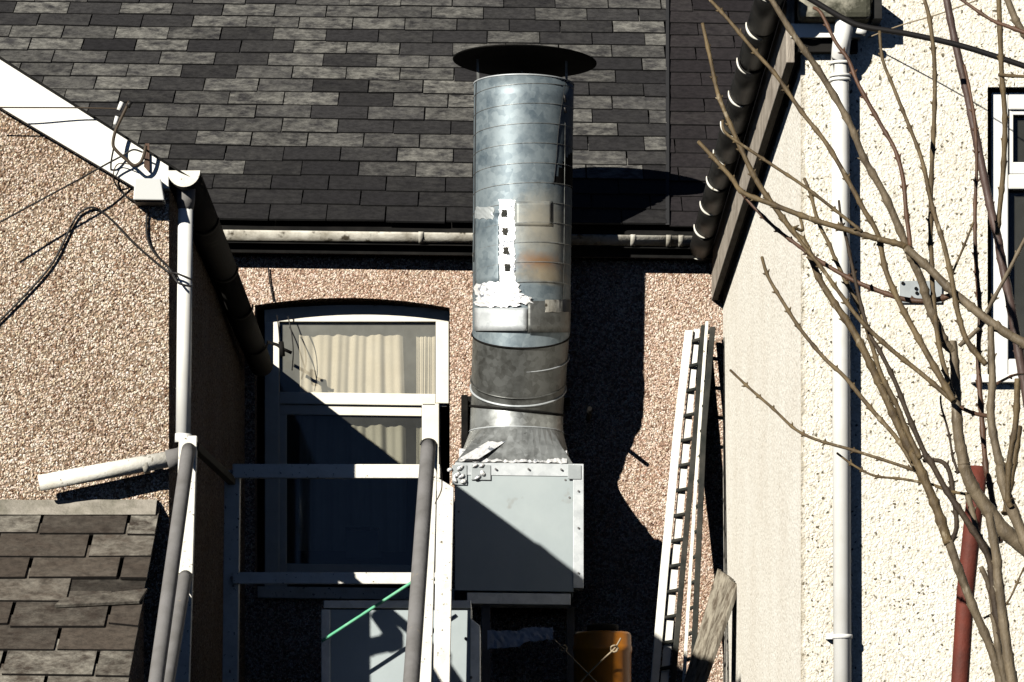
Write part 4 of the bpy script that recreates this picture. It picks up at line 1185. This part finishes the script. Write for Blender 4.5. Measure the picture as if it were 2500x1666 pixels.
stem(r4_((1710, -20), (1750, 130), (1780, 400), (1780, 720), (1760, 1150), (1755, 1560)) + r5_((1760, 160), (1770, 420), (1800, 700), (1840, 900), (1900, 1090)), 11, 14, 7.8, 8.1, B, 12)
stem(r4_((1855, -20), (1910, 260), (1980, 560), (2040, 850), (2090, 1100), (2150, 1380), (2190, 1540)) + r5_((2200, 180), (2260, 480), (2310, 760), (2370, 1100), (2450, 1500)), 20, 26, 7.2, 7.3, PL, 13, .35)
stem(r4_((1970, 415), (2010, 600), (2040, 800), (2050, 1050), (2040, 1300), (2040, 1540)) + r5_((2050, 300), (2070, 560), (2060, 860), (2080, 1200), (2110, 1560)) + r6_((1690, 300), (1720, 480), (1760, 700)), 7, 17, 7.5, 7.9, RD, 14)
stem(r4_((2190, -20), (2200, 230), (2210, 480), (2230, 760), (2220, 1080), (2200, 1300), (2180, 1500)), 14, 14, 7.6, 7.6, B, 15)
stem(r4_((1940, -10), (2130, 120), (2250, 170), (2400, 225)), 8, 12, 7.9, 8.0, RD, 16)
stem(r4_((2240, -20), (2300, 130), (2370, 240)), 18, 20, 7.8, 7.8, G_, 17)
stem(r4_((2195, 478), (2280, 486), (2400, 490)), 11, 8, 7.6, 7.7, B, 18)
stem(r5_((2400, 20), (2352, 100), (2240, 320), (2110, 560), (2080, 640), (1940, 770)), 10, 12, 8.0, 8.0, G_, 19)
stem(r5_((2140, 650), (2145, 840), (2150, 1000), (2140, 1220), (2180, 1450), (2215, 1568)) + r6_((1760, 240), (1800, 400), (1900, 650), (1960, 800)), 17, 32, 8.2, 8.3, G_, 20, .6, 'trunk')
stem(r5_((680, 205), (720, 330), (820, 500), (930, 670), (1080, 850), (1200, 960), (1300, 1080), (1400, 1200), (1540, 1360), (1650, 1540)) + r6_((1220, 210),), 9, 13, 7.3, 7.7, B, 21)
stem(r5_((478, 925), (600, 1040), (750, 1170), (890, 1300), (1030, 1370), (1240, 1430), (1430, 1490), (1640, 1560)) + r6_((1250, 270),), 7, 9, 7.2, 7.7, B, 22)
stem(r6_((748, 145), (850, 220), (980, 285), (1150, 305), (1340, 340), (1440, 380), (1560, 400)), 6, 8, 7.4, 7.9, B, 23)
stem(r4_((920, 1380), (940, 1470)) + r5_((880, 20), (930, 110), (1050, 260), (1180, 440), (1320, 620), (1500, 790), (1700, 950), (1850, 1080), (1910, 1130)), 8, 14, 7.9, 8.1, B, 24)
stem(r4_((950, 1140), (990, 1240), (1040, 1420), (1110, 1560)) + r5_((1140, 200), (1220, 370), (1300, 520), (1380, 760), (1440, 950), (1540, 1150), (1600, 1300), (1690, 1490)), 9, 14, 7.6, 7.8, B, 25)
stem(r4_((1170, 1280), (1190, 1440)) + r5_((1210, 50), (1260, 280), (1310, 500), (1370, 700), (1430, 800), (1530, 1000), (1620, 1230), (1740, 1500)) + r6_((1320, 180), (1430, 380), (1550, 560), (1690, 800), (1730, 1100), (1810, 1400), (1900, 1800)), 7, 20, 7.9, 8.2, DK, 26)
stem(r6_((1285, 190), (1390, 195), (1445, 260), (1475, 440), (1490, 600), (1455, 700)), 12, 14, 7.7, 7.8, DK, 27)
stem(r6_((1880, -20), (1830, 300), (1790, 520)), 18, 16, 8.0, 8.1, B, 28)
stem(r6_((2000, 760), (1909, 860), (1800, 1080), (1660, 1170)), 5, 6, 7.6, 7.7, B, 29)
stem(r6_((1690, 520), (1740, 800), (1745, 900), (1770, 1100), (1795, 1300), (1835, 1568), (1900, 1900)), 24, 30, 8.2, 8.2, G_, 30, .5, 'trunk')
stem(r6_((1560, 410), (1590, 520), (1625, 650), (1700, 760), (1745, 830)), 18, 12, 8.0, 8.1, G_, 31)
stem(r6_((1640, 850), (1700, 1000), (1740, 1300), (1790, 1568), (1850, 1850)), 14, 20, 7.9, 7.9, G_, 32)
stem(r5_((2030, -20), (1970, 130), (1885, 330)), 6, 7, 8.1, 8.1, B, 33)
stem(r5_((1820, 1090), (1825, 1160), (1870, 1320), (1900, 1500)) + r6_((1470, 180), (1500, 270)), 5, 8, 7.6, 7.7, DK, 34)
stem(r5_((2350, 950), (2280, 960), (2180, 1010)), 6, 8, 7.9, 8.0, RD, 35)
stem(r5_((2130, 1220), (2030, 1200), (1940, 1160)), 12, 10, 8.1, 8.0, RD, 36)
stem(r5_((2310, 980), (2300, 1250), (2260, 1500)) + r6_((1810, 420), (1830, 480)), 17, 16, 8.3, 8.3, B, 37)
